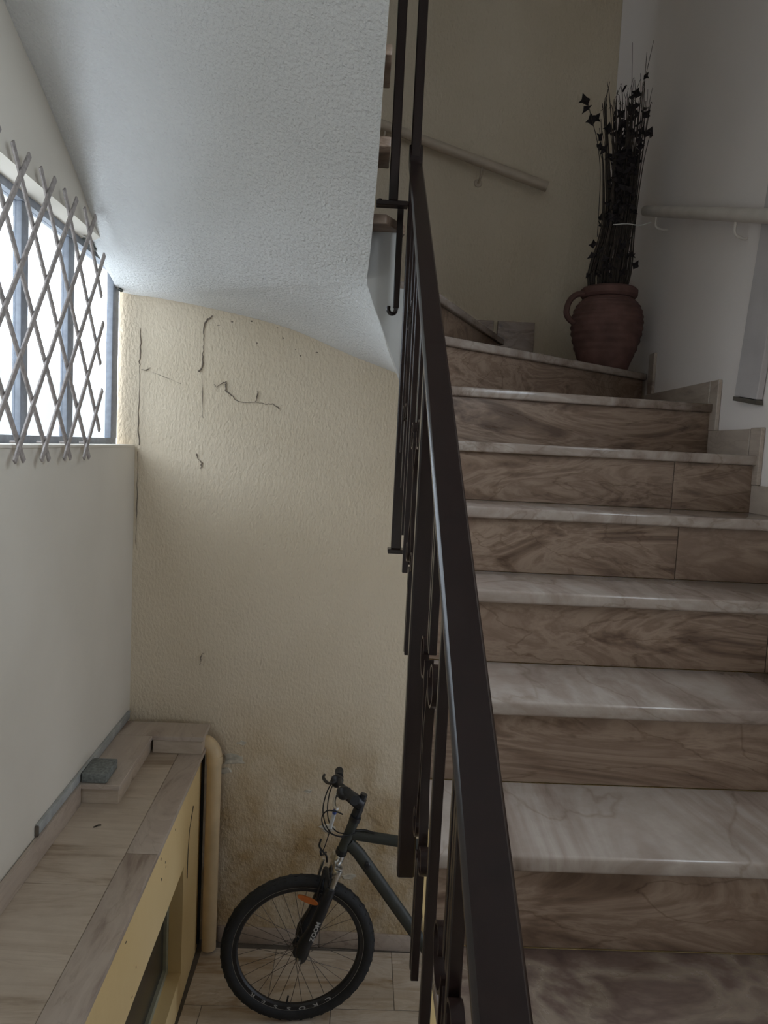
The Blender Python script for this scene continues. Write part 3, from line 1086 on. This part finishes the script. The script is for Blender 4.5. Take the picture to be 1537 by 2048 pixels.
obj('post', MB().box(XC - .017, XC + .015, 0.30, 0.332, -1.50, zr(0.316) - 2 * rh), 'metal', rail, 0.003, 1)


def nline(y):
    return -1.465 + SL * y


BW = 0.0072
panels = [(0.735, .055, .048), (1.087, .073, .046), (1.620, .095, .044), (2.125, .070, .040)]
barsy = [0.22, 0.46, 0.70, 0.92, 1.415, 1.835, 1.955, 2.275]
for i, y in enumerate(barsy):
    zb = nline(y) - 0.085
    if y < 1.0:
        zb = nline(y) - 0.25
    b_ = obj('baluster', MB().box(XC - BW, XC + BW, y - BW, y + BW, zb, zr(y) - 2 * rh + 0.004), 'metal', rail, 0.0015, 1)
    obj('pin', MB().tube([(XC, y, nline(y) - 0.06), (XS + 0.008, y, nline(y) - 0.06)], 0.005, 8), 'metal', b_)


def spiral(cy, cz, r0, r1, a0, a1, n=22):
    return [(cy + (r0 + (r1 - r0) * i / n) * math.cos(a0 + (a1 - a0) * i / n), cz + (r0 + (r1 - r0) * i / n) * math.sin(a0 + (a1 - a0) * i / n)) for i in range(n + 1)]


for yc, sep, rt in panels:
    ztop, zbot = zr(yc) - 0.345, zr(yc) - 0.615
    for s in (1, -1):
        # top volute, stem, bottom volute (in the plane of the railing)
        up_ = spiral(sep, ztop, 0.013, rt, math.radians(540), math.radians(180), 30)
        dn = spiral(sep * .8, zbot, 0.031, 0.011, math.radians(160), math.radians(500), 28)
        stem = [(max(.012, sep - rt), ztop - .03), (0.013, (ztop * 2 + zbot) / 3), (0.010, (ztop + 2 * zbot) / 3), (max(.012, sep * .8 - .036), zbot + .045)]
        pts = up_ + stem + dn
        pts3 = smooth([(XC, yc + s * a, b) for a, b in pts], 2)
        obj('scroll', MB().bar(pts3, 0.014, 0.004), 'metal', rail)
        # plain rods carrying the scroll between handrail and step
        ye = yc + s * 0.012
        obj('rod', MB().box(XC - .006, XC + .006, ye - .006, ye + .006, nline(yc) - 0.085, zbot - .03), 'metal', rail, 0.001, 1)
        obj('rod', MB().box(XC - .006, XC + .006, ye - .006, ye + .006, ztop + .02, zr(ye) - 2 * rh + .003), 'metal', rail, 0.001, 1)

upr = thing('upper_railing', 'dark iron post and rail of the upper flight above the railing end', 'railing', (0.05, 2.38, 0.75))
XU = 0.052
obj('post', MB().box(XU - .0145, XU + .0145, yt - .0145, yt + .0145, 0.757, 1.47), 'metal', upr, 0.003, 1)
obj('bracket', MB().box(0.0, XC - .017, yt - .018, yt + .018, 0.742, 0.757), 'metal', upr, 0.002, 1)
obj('bolt', MB().lathe([(1e-6, .008), (.006, .006), (.008, 0), (.008, -.002)], (0.012, yt, 0.758), 'Z', 10), 'metal', upr)
obj('handrail', MB().box(XU - .023, XC + .020, yt - .02, yt + .02, 1.398, 1.450), 'metal', upr, 0.004, 1)
obj('handrail', MB().sweep([(XU, yt - .021, 1.43), (XU, 0.9, 1.43 + SL * (yt - .9))], [(w, h) for h, w in rp], (1, 0, 0)), 'metal', upr)
obj('lower_post', MB().box(XC - .046, XC - .026, 2.43, 2.45, 0.45, 0.76), 'metal', upr, 0.002, 1)
hk = MB().tube(smooth([(XC - .034, 2.44, 0.46), (XC - .038, 2.44, 0.437), (XC - .050, 2.44, 0.432), (XC - .059, 2.44, 0.441), (XC - .060, 2.44, 0.455)], 5), 0.007, 8)
o = obj('lower_hook', hk, 'metal', upr)

# ------------------------------------------------------------------ wooden wall handrails
wr1 = thing('wall_handrail', 'round cream handrail on the far wall sloping down to the right', 'handrail', (0.35, 3.63, 1.2))
p0, p1 = Vector((-0.10, yf(-.1) - .06, 1.545)), Vector((0.805, yf(.8) - .06, 1.265))
obj('rail', MB().tube([p0, p0.lerp(p1, .5), p1], 0.023, 14), 'railtan', wr1)
for t in (0.14, 0.655):
    q = p0.lerp(p1, t)
    obj('bracket', MB().tube(smooth([(q.x, q.y, q.z - .018), (q.x - .005, q.y, q.z - .06), (q.x - .008, q.y + .03, q.z - .075), (q.x - .008, yf(q.x) - .004, q.z - .075)], 4), 0.005, 8), 'railtan', wr1)
    obj('rosette', MB().lathe([(1e-6, -.006), (.018, -.005), (.020, .0)], (q.x - .008, yf(q.x) - .0005, q.z - .075), 'Y', 14), 'railtan', wr1)
wr2 = thing('wall_handrail', 'round cream handrail on right wall passing behind the dried branches', 'handrail', (1.14, 2.7, 0.7))
p0, p1 = Vector((xr(3.30) - .06, 3.30, 1.083)), Vector((xr(1.6) - .06, 1.60, 0.535))
obj('rail', MB().tube([p0, p0.lerp(p1, .5), p1], 0.022, 14), 'rail', wr2)
for y in (3.16, 2.42, 1.75):
    q = p0.lerp(p1, (3.30 - y) / 1.70)
    obj('bracket', MB().tube(smooth([(q.x, y, q.z - .018), (q.x, y, q.z - .058), (q.x + .025, y, q.z - .072), (xr(y) - .003, y, q.z - .072)], 4), 0.005, 8), 'rail', wr2)

gp = thing('grey_wall_panel', 'narrow grey board hanging slightly askew at the right edge of right wall', 'panel', (1.19, 2.3, 0.19))
vs = []
for x in (1.178, 1.1975):
    vs += [(x, 2.232, 0.200), (x, 2.372, 0.222), (x, 2.24, 1.15), (x, 2.10, 1.15)]
obj('board', MB().hexa([vs[i] for i in (0, 1, 2, 3, 4, 5, 6, 7)]), 'greypanel', gp, 0.002, 1)
obj('lower_edge', MB().hexa([(x, y, z) for x in (1.176, 1.1985) for (y, z) in ((2.229, 0.184), (2.375, 0.206), (2.374, 0.219), (2.230, 0.198))]), 'grout', gp, 0.001, 1)

# ------------------------------------------------------------------ terracotta urn with dried branches
UX, UY, UZ = 1.035, 3.28, zt(7)
urn = thing('terracotta_urn', 'dark reddish terracotta urn with ribbed belly and loop handles on corner step', 'urn', (UX, UY, UZ))
prof = [(1e-6, 0.0), (.098, 0.0), (.103, .012)]
hb = [(.108, .03), (.128, .08), (.146, .14), (.153, .19), (.151, .235), (.138, .275), (.118, .300), (.106, .312)]
bp_ = smooth([(r, 0, z) for r, z in hb], 9)
for i, p in enumerate(bp_):
    rip = 0.0024 * math.sin(i * 2 * math.pi / 5.0) if 8 < i < 56 else 0
    prof.append((p.x + rip, p.z))
obj('body', MB().lathe(prof + [(.095, .314), (.094, .25), (1e-6, .245)], (UX, UY, UZ), 'Z', 40), 'terracotta', urn, angle=60)
obj('rim', MB().lathe([(.094, .312), (.112, .314), (.121, .325), (.122, .348), (.112, .357), (.098, .355)], (UX, UY, UZ), 'Z', 40, closed=True), 'terracotta', urn)
for s in (-1,):
    hp = smooth([(UX + s * .108, UY - .02, UZ + .325), (UX + s * .150, UY - .03, UZ + .318), (UX + s * .182, UY - .035, UZ + .285), (UX + s * .190, UY - .035, UZ + .235), (UX + s * .165, UY - .03, UZ + .205), (UX + s * .140, UY - .02, UZ + .205)], 5)
    obj('handle', MB().tube(hp, 0.013, 10), 'terracotta', urn)
hp = smooth([(UX + .09, UY + .07, UZ + .325), (UX + .115, UY + .09, UZ + .315), (UX + .135, UY + .11, UZ + .28), (UX + .135, UY + .11, UZ + .235), (UX + .11, UY + .085, UZ + .205)], 5)
obj('handle', MB().tube(hp, 0.012, 10), 'terracotta', urn)

br = thing('dried_branches', 'tall bundle of dark dried branches and leaves tied together standing in the urn', 'dried plant', (UX, UY, UZ + .25))
rnd = random.Random(21)
leafm = []
for k in range(4):
    w, l = 0.011 + .002 * k, 0.036 + .006 * (k % 2)
    mbl = MB().add([(0, 0, 0), (w, .003, l * .35), (w * 1.5, -.004, l * .5), (w * .7, .002, l * .6), (0, .006, l), (-w * .7, .002, l * .6), (-w * 1.5, -.004, l * .5), (-w, .003, l * .35), (0, -.006, l * .45)],
                   [(0, 1, 8), (1, 2, 8), (2, 3, 8), (3, 4, 8), (4, 5, 8), (5, 6, 8), (6, 7, 8), (7, 0, 8)])
    me = mbl.mesh('leaf', Vector((0, 0, 0)))
    me.materials.append(MAT['leaf'])
    leafm.append(me)
br_base = root_of(br)


def leaf(p, sc=1.0):
    o = bpy.data.objects.new('leaf', rnd.choice(leafm))
    COL.objects.link(o)
    o.parent = br
    o.location = W3(*p) - br_base
    o.rotation_euler = (rnd.uniform(-1.0, 1.0), rnd.uniform(-.8, .8), rnd.uniform(0, 6.28))
    s = sc * rnd.uniform(.8, 1.3)
    o.scale = (s, s, s)


def inside(x, y):
    return min(x, 1.21), min(y, 3.58)


for i in range(110):
    a = rnd.uniform(0, 2 * math.pi)
    q = math.sqrt(rnd.random())
    tall = rnd.random()
    top = 1.30 + 0.30 * tall
    if i < 6:
        top = (1.66, 1.78, 1.70, 1.62, 1.74, 1.60)[i]
    cosx, siny = math.cos(a) * q, math.sin(a) * q
    p = []
    for z, rad, cx0 in ((0.66, .06, 0.0), (0.80, .092, -0.005), (1.00, .070, 0.02), (1.25, .088, 0.02), (1.50, .110, 0.01), (1.80, .165, 0.015)):
        if z > top:
            break
        x, y = inside(UX + cx0 + cosx * rad + rnd.uniform(-.006, .006), UY + siny * rad * .8)
        p.append((x, y, z))
    x, y = inside(UX + .01 + cosx * (.10 + .09 * max(0, top - 1.4)) + rnd.uniform(-.02, .02), UY + siny * .1)
    p.append((x, y, top))
    obj('stem', MB().tube(smooth(p, 3), lambda t, r=rnd.uniform(.0028, .0048): r * (1 - .75 * t), 5), 'twig', br)
    if i >= 6:
        for k in range(2):
            t = rnd.uniform(.10, 1.0)
            zz = 0.95 + (min(top, 1.60) - .95) * t
            lf_ = (-0.045 if rnd.random() < .5 else 0.06)
            x, y = inside(UX + .012 + lf_ * max(0, (zz - 1.2)) * 2.2 + rnd.gauss(0, .030), UY - .03 + rnd.gauss(0, .035))
            leaf((x, y, zz))
for (x, z) in ((.880, 1.49), (.886, 1.475), (.905, 1.425), (.908, 1.41), (.938, 1.35), (.950, 1.295), (.945, 1.31)):
    leaf((x, 3.27, z), 1.15)
obj('stem', MB().tube(smooth([(.96, 3.26, .95), (.955, 3.265, 1.20), (.935, 3.27, 1.34), (.905, 3.27, 1.43), (.878, 3.27, 1.51)], 4), .0016, 5), 'twig', br)
for i in range(26):                            # ragged seed heads low in the bundle
    x, y = inside(UX - .03 + rnd.gauss(0, .05), UY - .06 + rnd.gauss(0, .02))
    leaf((x, y, rnd.uniform(.76, .92)), .9)
tie = MB().tube(smooth([(UX - .03, UY - .085, 0.985), (UX + .03, UY - .09, 0.990), (UX + .09, UY - .06, 0.996), (xr(3.2) - .06, 3.215, 1.010)], 4), .0022, 6)
obj('string', tie, 'string', br)

# ------------------------------------------------------------------ bicycle
BY = 3.20
bike = thing('bicycle', 'dark green mountain bicycle with black wheels standing under the stairs by far wall', 'bicycle', (0.3, BY, -2.63))
HUB = Vector((-0.195, BY, -2.281))
KW = 0.349 / 0.3365
AX0 = Vector((-0.02, BY, -1.829))
AXD = Vector((0.327, 0, 0.945)).normalized()
ROT = Matrix.Rotation(math.radians(6), 3, Vector((0.10, 0, 1)).normalized())


def steer(p):
    return AX0 + ROT @ (Vector(p) - AX0)


def part(name, mb, mat, parent=bike, turn=False, **kw):
    if turn:
        mb.xf(steer)
    return obj(name, mb, mat, parent, **kw)


def wheel(c, turn):
    c = Vector(c)

    def part(name, mb, mat, parent=bike, turn=False, **kw):   # radii below are for a slightly smaller wheel
        mb.xf(lambda p: Vector((c.x + (p.x - c.x) * KW, p.y, c.z + (p.z - c.z) * KW)))
        if turn:
            mb.xf(steer)
        return obj(name, mb, mat, parent, **kw)

    n = 14
    tr = [(0.309 + 0.0275 * math.cos(2 * math.pi * k / n), 0.028 * math.sin(2 * math.pi * k / n)) for k in range(n)]
    tire = part('tire', MB().lathe(tr, c, 'Y', 72, closed=True), 'black', turn=turn)
    kn = MB()
    for i in range(88):
        a = 2 * math.pi * i / 88
        for w in ((-.018, -.006) if i % 2 else (.006, .018)):
            rr = 0.332 if abs(w) < .01 else 0.324
            e = Vector((math.cos(a), 0, math.sin(a)))
            t = Vector((-math.sin(a), 0, math.cos(a)))
            q = c + e * rr + Vector((0, w, 0))
            vs = []
            for er in (-.004, .0045):
                for (tt, ww) in ((-.006, -.0045), (.006, -.0045), (.006, .0045), (-.006, .0045)):
                    vs.append(q + e * er + t * tt + Vector((0, ww, 0)))
            kn.hexa(vs)
    k_ = part('tread_knobs', kn, 'black', tire, turn)
    k_['kind'] = 'stuff'
    rim = part('rim', MB().lathe([(.263, -.006), (.263, .006), (.270, .013), (.287, .013), (.288, .0), (.287, -.013), (.270, -.013)], c, 'Y', 72, closed=True), 'blackgloss', turn=turn)
    part('rim_edge', MB().lathe([(.2855, -.0150), (.2880, -.0150), (.2880, -.010), (.2855, -.010)], c, 'Y', 72, closed=True), 'chrome', rim, turn)
    part('hub', MB().lathe([(1e-6, -.052), (.009, -.052), (.009, -.036), (.026, -.034), (.026, -.028), (.013, -.024), (.013, .024), (.026, .028), (.026, .034), (.009, .036), (.009, .052), (1e-6, .052)], c, 'Y', 20), 'blackgloss', turn=turn)
    for i in range(32):
        a = 2 * math.pi * (i + .5) / 32
        side_ = -1 if i % 2 else 1
        da = math.radians(68) * (1 if (i // 2) % 2 else -1)
        p0 = c + Vector((.024 * math.cos(a + da), .031 * side_, .024 * math.sin(a + da)))
        p1 = c + Vector((.264 * math.cos(a), .002 * side_, .264 * math.sin(a)))
        part('spoke', MB().tube([p0, p1], 0.0013, 4), 'spoke', turn=turn)
    va = math.radians(-99)
    part('valve', MB().tube([c + Vector((r * math.cos(va), 0, r * math.sin(va))) for r in (.263, .230)], .0042, 8), 'blackgloss', rim, turn)
    return rim


rim = wheel(HUB, True)
wheel((0.815, BY, -2.281), False)


def text_mb(body, size, org, u, v, depth=0.0006):
    cu = bpy.data.curves.new('lettering', 'FONT')
    cu.body = body
    cu.size = size
    cu.align_x = 'CENTER'
    cu.align_y = 'CENTER'
    cu.resolution_u = 3
    cu.offset = size * 0.02
    to = bpy.data.objects.new('lettering', cu)
    COL.objects.link(to)
    dg = bpy.context.evaluated_depsgraph_get()
    me = bpy.data.meshes.new_from_object(to.evaluated_get(dg))
    mb = MB()
    u, v, org = Vector(u).normalized(), Vector(v).normalized(), Vector(org)
    nn = u.cross(v)
    n = len(me.vertices)
    a = [org + u * q.co.x + v * q.co.y for q in me.vertices]
    mb.add(a, [tuple(p.vertices) for p in me.polygons])
    COL.objects.unlink(to)
    bpy.data.objects.remove(to)
    bpy.data.curves.remove(cu)
    return mb


let = MB()
for i, ch in enumerate('CROSSER'):
    a = math.radians(-60 - 12.2 * i)
    e = Vector((math.cos(a), 0, math.sin(a)))
    u = Vector((e.z, 0, -e.x))
    t = text_mb(ch, 0.024, HUB + e * 0.2785 * KW + Vector((0, -.0136, 0)), u, e)
    t.xf(lambda p, u=u, o=HUB + e * .2785 * KW: p + u * (u.dot(p - o)) * 0.7)
    let.add(t.v, t.f)
part('rim_lettering', let, 'white', rim, True)

# orange spoke reflector
e = Vector((math.cos(math.radians(86)), 0, math.sin(math.radians(86))))
rc = Vector((-0.163, BY - .020, -2.040))
refl = MB()
L1, L2 = Vector((0.90, 0, -0.43)), Vector((0.43, 0, 0.90))
ring = [(0.052 * math.cos(2 * math.pi * k / 20), 0.013 * math.sin(2 * math.pi * k / 20)) for k in range(20)]
vs = [rc + L1 * a + L2 * b + Vector((0, d, 0)) for d in (-.004, .004) for a, b in ring]
refl.add(vs, [tuple(range(20)), tuple(range(39, 19, -1))] + [(k, (k + 1) % 20, (k + 1) % 20 + 20, k + 20) for k in range(20)])
part('reflector', refl, 'orange', turn=True)

# fork: crown, two stanchions, two lower legs with arch
def along(t, y, off=0.0):                      # point on the steering axis, t metres below AX0
    p = AX0 - AXD * t
    return Vector((p.x - 0.945 * off, y, p.z + 0.327 * off))


T_HUB = (AX0 - HUB).dot(AXD)
crown = MB()
crown.tube([along(.012, BY), along(.055, BY)], .024, 16)
for s in (-1, 1):
    crown.tube([along(.045, BY + s * .066), along(.075, BY + s * .066)], .021, 14)
crown.hexa([along(t, BY + y, o) for t in (.070, .038) for (y, o) in ((-.066, -.018), (-.066, .018), (.066, .018), (.066, -.018))])
fork = part('fork_crown', crown, 'chrome', turn=True, bevel=0.002)
for s in (-1, 1):
    part('stanchion', MB().tube([along(.07, BY + s * .066, -.004), along(.20, BY + s * .066, -.004)], .0135, 14), 'chrome', fork, True)
for s in (-1, 1):
    lg = MB()
    off0, off1 = 0.004, 0.0
    lp = [along(.135, BY + s * .066, 0), along(.150, BY + s * .066, 0), along(.24, BY + s * .066, 0), along(.34, BY + s * .064, 0.002), along(T_HUB - .105, BY + s * .062, 0.008),
          along(T_HUB - .06, BY + s * .060, .014), along(T_HUB - .02, BY + s * .059, .008), along(T_HUB + .012, BY + s * .058, .002), along(T_HUB + .026, BY + s * .058, 0)]
    lr = [.021, .025, .0255, .0255, .028, .032, .031, .022, .012]
    lg.tube(lp, lambda t: lr[int(round(t * 8))], 14)
    leg = part('fork_leg', lg, 'blackgloss', turn=True)
    part('axle_nut', MB().lathe([(1e-6, s * .012), (.007, s * .010), (.008, 0), (.008, -s * .02)], HUB + Vector((0, s * .088, 0)), 'Y', 12), 'chrome', leg, True)
    if s < 0:
        u = Vector((.327, 0, .945))
        v = Vector((-.945, 0, .327))
        tm = text_mb('ZOOM', 0.027, along(.335, BY - .064 - .0262, -.002), u, v)
        tm.xf(lambda p, o=along(.335, BY): p + Vector((.327, 0, .945)) * (Vector((.327, 0, .945)).dot(p - o)) * .15)
        part('fork_lettering', tm, 'white', leg, True)
arch = [along(.19, BY - .066, 0.01), along(.135, BY - .060, 0.022), along(.115, BY - .03, 0.026), along(.112, BY, .027), along(.115, BY + .03, .026), along(.135, BY + .06, .022), along(.19, BY + .066, .01)]
part('fork_arch', MB().tube(smooth(arch, 4), .012, 10), 'blackgloss', turn=True)
# rim brake: two arms, noodle, cable
for s in (-1, 1):
    part('brake_arm', MB().tube(smooth([along(.215, BY + s * .052, .036), along(.15, BY + s * .050, .046), along(.075, BY + s * .042, .052)], 4), .0075, 8), 'chrome' if s > 0 else 'blackgloss', turn=True)
part('brake_noodle', MB().tube(smooth([(-.111, BY - .05, -1.743), (-.118, BY - .05, -1.775), (-.100, BY - .045, -1.805), (-.086, BY - .02, -1.838), (-.082, BY - .01, -1.872)], 5), .0045, 8), 'blackgloss')
part('brake_boot', MB().tube(smooth([(-.112, BY - .05, -1.800), (-.108, BY - .02, -1.835), (-.090, BY + .03, -1.850)], 4), .0050, 8), 'blackgloss')

# frame
ht0, ht1 = AX0 + AXD * .004, AX0 + AXD * .172
part('head_tube', MB().tube([ht0, ht0.lerp(ht1, .5), ht1], .0235, 16), 'framegreen')
for t in (0.0, 0.166):
    part('headset_cup', MB().tube([AX0 + AXD * (t - .006), AX0 + AXD * (t + .014)], .0265, 16), 'blackgloss')
BB = Vector((0.432, BY, -2.335))


def oval(a, b, seg=14):
    return [(a * math.cos(2 * math.pi * k / seg), b * math.sin(2 * math.pi * k / seg)) for k in range(seg)]


part('top_tube', MB().sweep([(0.018, BY, -1.742), (0.10, BY, -1.752), (0.585, BY, -1.815)], oval(.018, .026), (0, 1, 0)), 'framegreen')
part('down_tube', MB().sweep([(0.012, BY, -1.785), (0.06, BY, -1.832), BB], oval(.021, .029), (0, 1, 0)), 'framegreen')
part('seat_tube', MB().tube([BB, (0.600, BY, -1.77)], .0175, 14), 'framegreen')
part('bottom_bracket', MB().tube([BB - Vector((0, .036, 0)), BB + Vector((0, .036, 0))], .023, 14), 'framegreen')
RH = Vector((0.815, BY, -2.281))
for s in (-1, 1):
    part('chain_stay', MB().tube(smooth([BB + Vector((.02, s * .025, .0)), (0.62, BY + s * .045, -2.315), RH + Vector((0, s * .062, 0))], 4), .0105, 10), 'framegreen')
    part('seat_stay', MB().tube(smooth([(0.59, BY + s * .02, -1.83), (0.72, BY + s * .045, -2.05), RH + Vector((0, s * .062, 0))], 4), .009, 10), 'framegreen')
    part('crank_arm', MB().bar([BB + Vector((0, s * .062, 0)), BB + Vector((s * -.05, s * .068, s * .158))], .012, .022, (0, 1, 0)), 'chrome', bevel=.002)
    pdl = BB + Vector((s * -.05, s * .118, s * .158))
    part('pedal', MB().box(pdl.x - .045, pdl.x + .045, pdl.y - .045, pdl.y + .045, pdl.z - .012, pdl.z + .012), 'blackgloss', bevel=.004)
part('chainring', MB().lathe([(.060, .050), (.085, .050), (.085, .054), (.060, .054)], BB, 'Y', 36, closed=True), 'chrome')
part('seat_post', MB().tube([(0.596, BY, -1.78), (0.640, BY, -1.64)], .0135, 12), 'chrome')
sd = MB()
sec = [(0.50, .018), (0.555, .022), (0.62, .030), (0.70, .062), (0.76, .072), (0.785, .055)]
sd.sweep([(x, BY, -1.62 + (.01 if x > .7 else 0)) for x, w in sec], lambda t: [(sec[min(5, int(round(t * 5)))][1] * math.cos(2 * math.pi * k / 14), .022 * math.sin(2 * math.pi * k / 14)) for k in range(14)], (0, 1, 0))
part('saddle', sd, 'blackgloss')
part('cable_guide', MB().tube(smooth([(0.035, BY - .01, -1.722), (0.08, BY - .012, -1.716), (0.125, BY - .012, -1.728)], 4), .005, 8), 'blackgloss')
part('frame_badge', MB().blob((0.100, BY - .022, -1.878), .014, .006, .020, 10), 'blackgloss')

# cockpit: the bar is turned a little further than the wheel looks
ROT = Matrix.Rotation(math.radians(12), 3, Vector((0.10, 0, 1)).normalized())
ST0 = AX0 + AXD * .176
ST1 = AX0 + AXD * .215
part('spacer', MB().tube([ST0, ST1], .0225, 14), 'blackgloss', turn=True)
stem = MB()
CL = Vector((-0.030, BY, -1.533))
stem.tube([AX0 + AXD * .205, AX0 + AXD * .262], .0205, 14)
stem.tube([AX0 + AXD * .236, (AX0 + AXD * .236).lerp(CL, .55), CL + (CL - AX0 - AXD * .236).normalized() * .012], lambda t: .030 - .006 * t, 14)
sm = part('stem', stem, 'blackgloss', turn=True)
part('stem_cap', MB().tube([AX0 + AXD * .262, AX0 + AXD * .285], .0165, 14), 'blackgloss', sm, True)
part('clamp_bolt', MB().blob(CL + Vector((-.012, -.02, .018)), .009, .009, .009), 'chrome', sm, True)
hb_n = smooth([CL, CL + Vector((.0, -.06, .004)), CL + Vector((.0, -.10, .040)), CL + Vector((.006, -.16, .058)), CL + Vector((.012, -.215, .062))], 5)
hb_f = smooth([CL, CL + Vector((.0, .06, .004)), CL + Vector((.004, .10, .006)), CL + Vector((.016, .155, -.006)), CL + Vector((.026, .215, -.018))], 5)
bar = part('handlebar', MB().tube(list(reversed(hb_n)) + hb_f[1:], .0125, 12), 'blackgloss', turn=True)
for hbp, s in ((hb_n, -1), (hb_f, 1)):
    g0, g1 = Vector(hbp[-1]), Vector(hbp[-9])
    d = (g1 - g0).normalized()
    part('grip', MB().tube([g0 - d * .006, g0, g0 + d * .05, g0 + d * .10, g0 + d * .104], lambda t: .0195 + .001 * math.cos(t * 20), 12), 'black', bar, True)
    c = g0 + d * .125
    part('shifter', MB().blob(c + Vector((-.010, 0, -.012)), .032, .030, .030), 'blackgloss', bar, True)
    pv = c + d * .02 + Vector((-.028, 0, -.014))
    lv = MB().sweep(smooth([c + d * .02, pv, pv + Vector((-.020, s * .03, -.014)), pv + Vector((-.030, s * .085, -.018)), pv + Vector((-.022, s * .115, -.016))], 4), oval(.0055, .0075, 8))
    part('brake_lever', lv, 'blackgloss' if s > 0 else 'chrome', bar, True)
part('lever_adjuster', MB().tube([(-.058, BY - .10, -1.60), (-.066, BY - .10, -1.635), (-.072, BY - .10, -1.665)], .0085, 10), 'white')
part('lever_adjuster', MB().tube([(-.052, BY - .10, -1.578), (-.058, BY - .10, -1.598)], .0092, 10), 'blue')
for pts, r in (([(-.075, BY + .17, -1.575), (-.100, BY + .10, -1.60), (-.112, BY + .03, -1.645), (-.095, BY, -1.704), (-.058, BY - .02, -1.738), (-.004, BY - .03, -1.736), (.04, BY - .026, -1.722)], .0030),
               ([(-.060, BY + .18, -1.57), (-.085, BY + .10, -1.595), (-.092, BY + .03, -1.640), (-.080, BY, -1.690), (-.045, BY - .02, -1.722), (.0, BY - .028, -1.728)], .0028),
               ([(-.020, BY - .12, -1.590), (-.050, BY - .12, -1.578), (-.090, BY - .09, -1.592), (-.112, BY - .06, -1.640), (-.098, BY - .05, -1.695), (-.060, BY - .04, -1.725), (-.01, BY - .03, -1.745)], .0030),
               ([(-.072, BY - .10, -1.665), (-.082, BY - .08, -1.72), (-.098, BY - .05, -1.79), (-.108, BY - .05, -1.80)], .0024)):
    part('cable', MB().tube(smooth(pts, 6), r, 7), 'blackgloss')
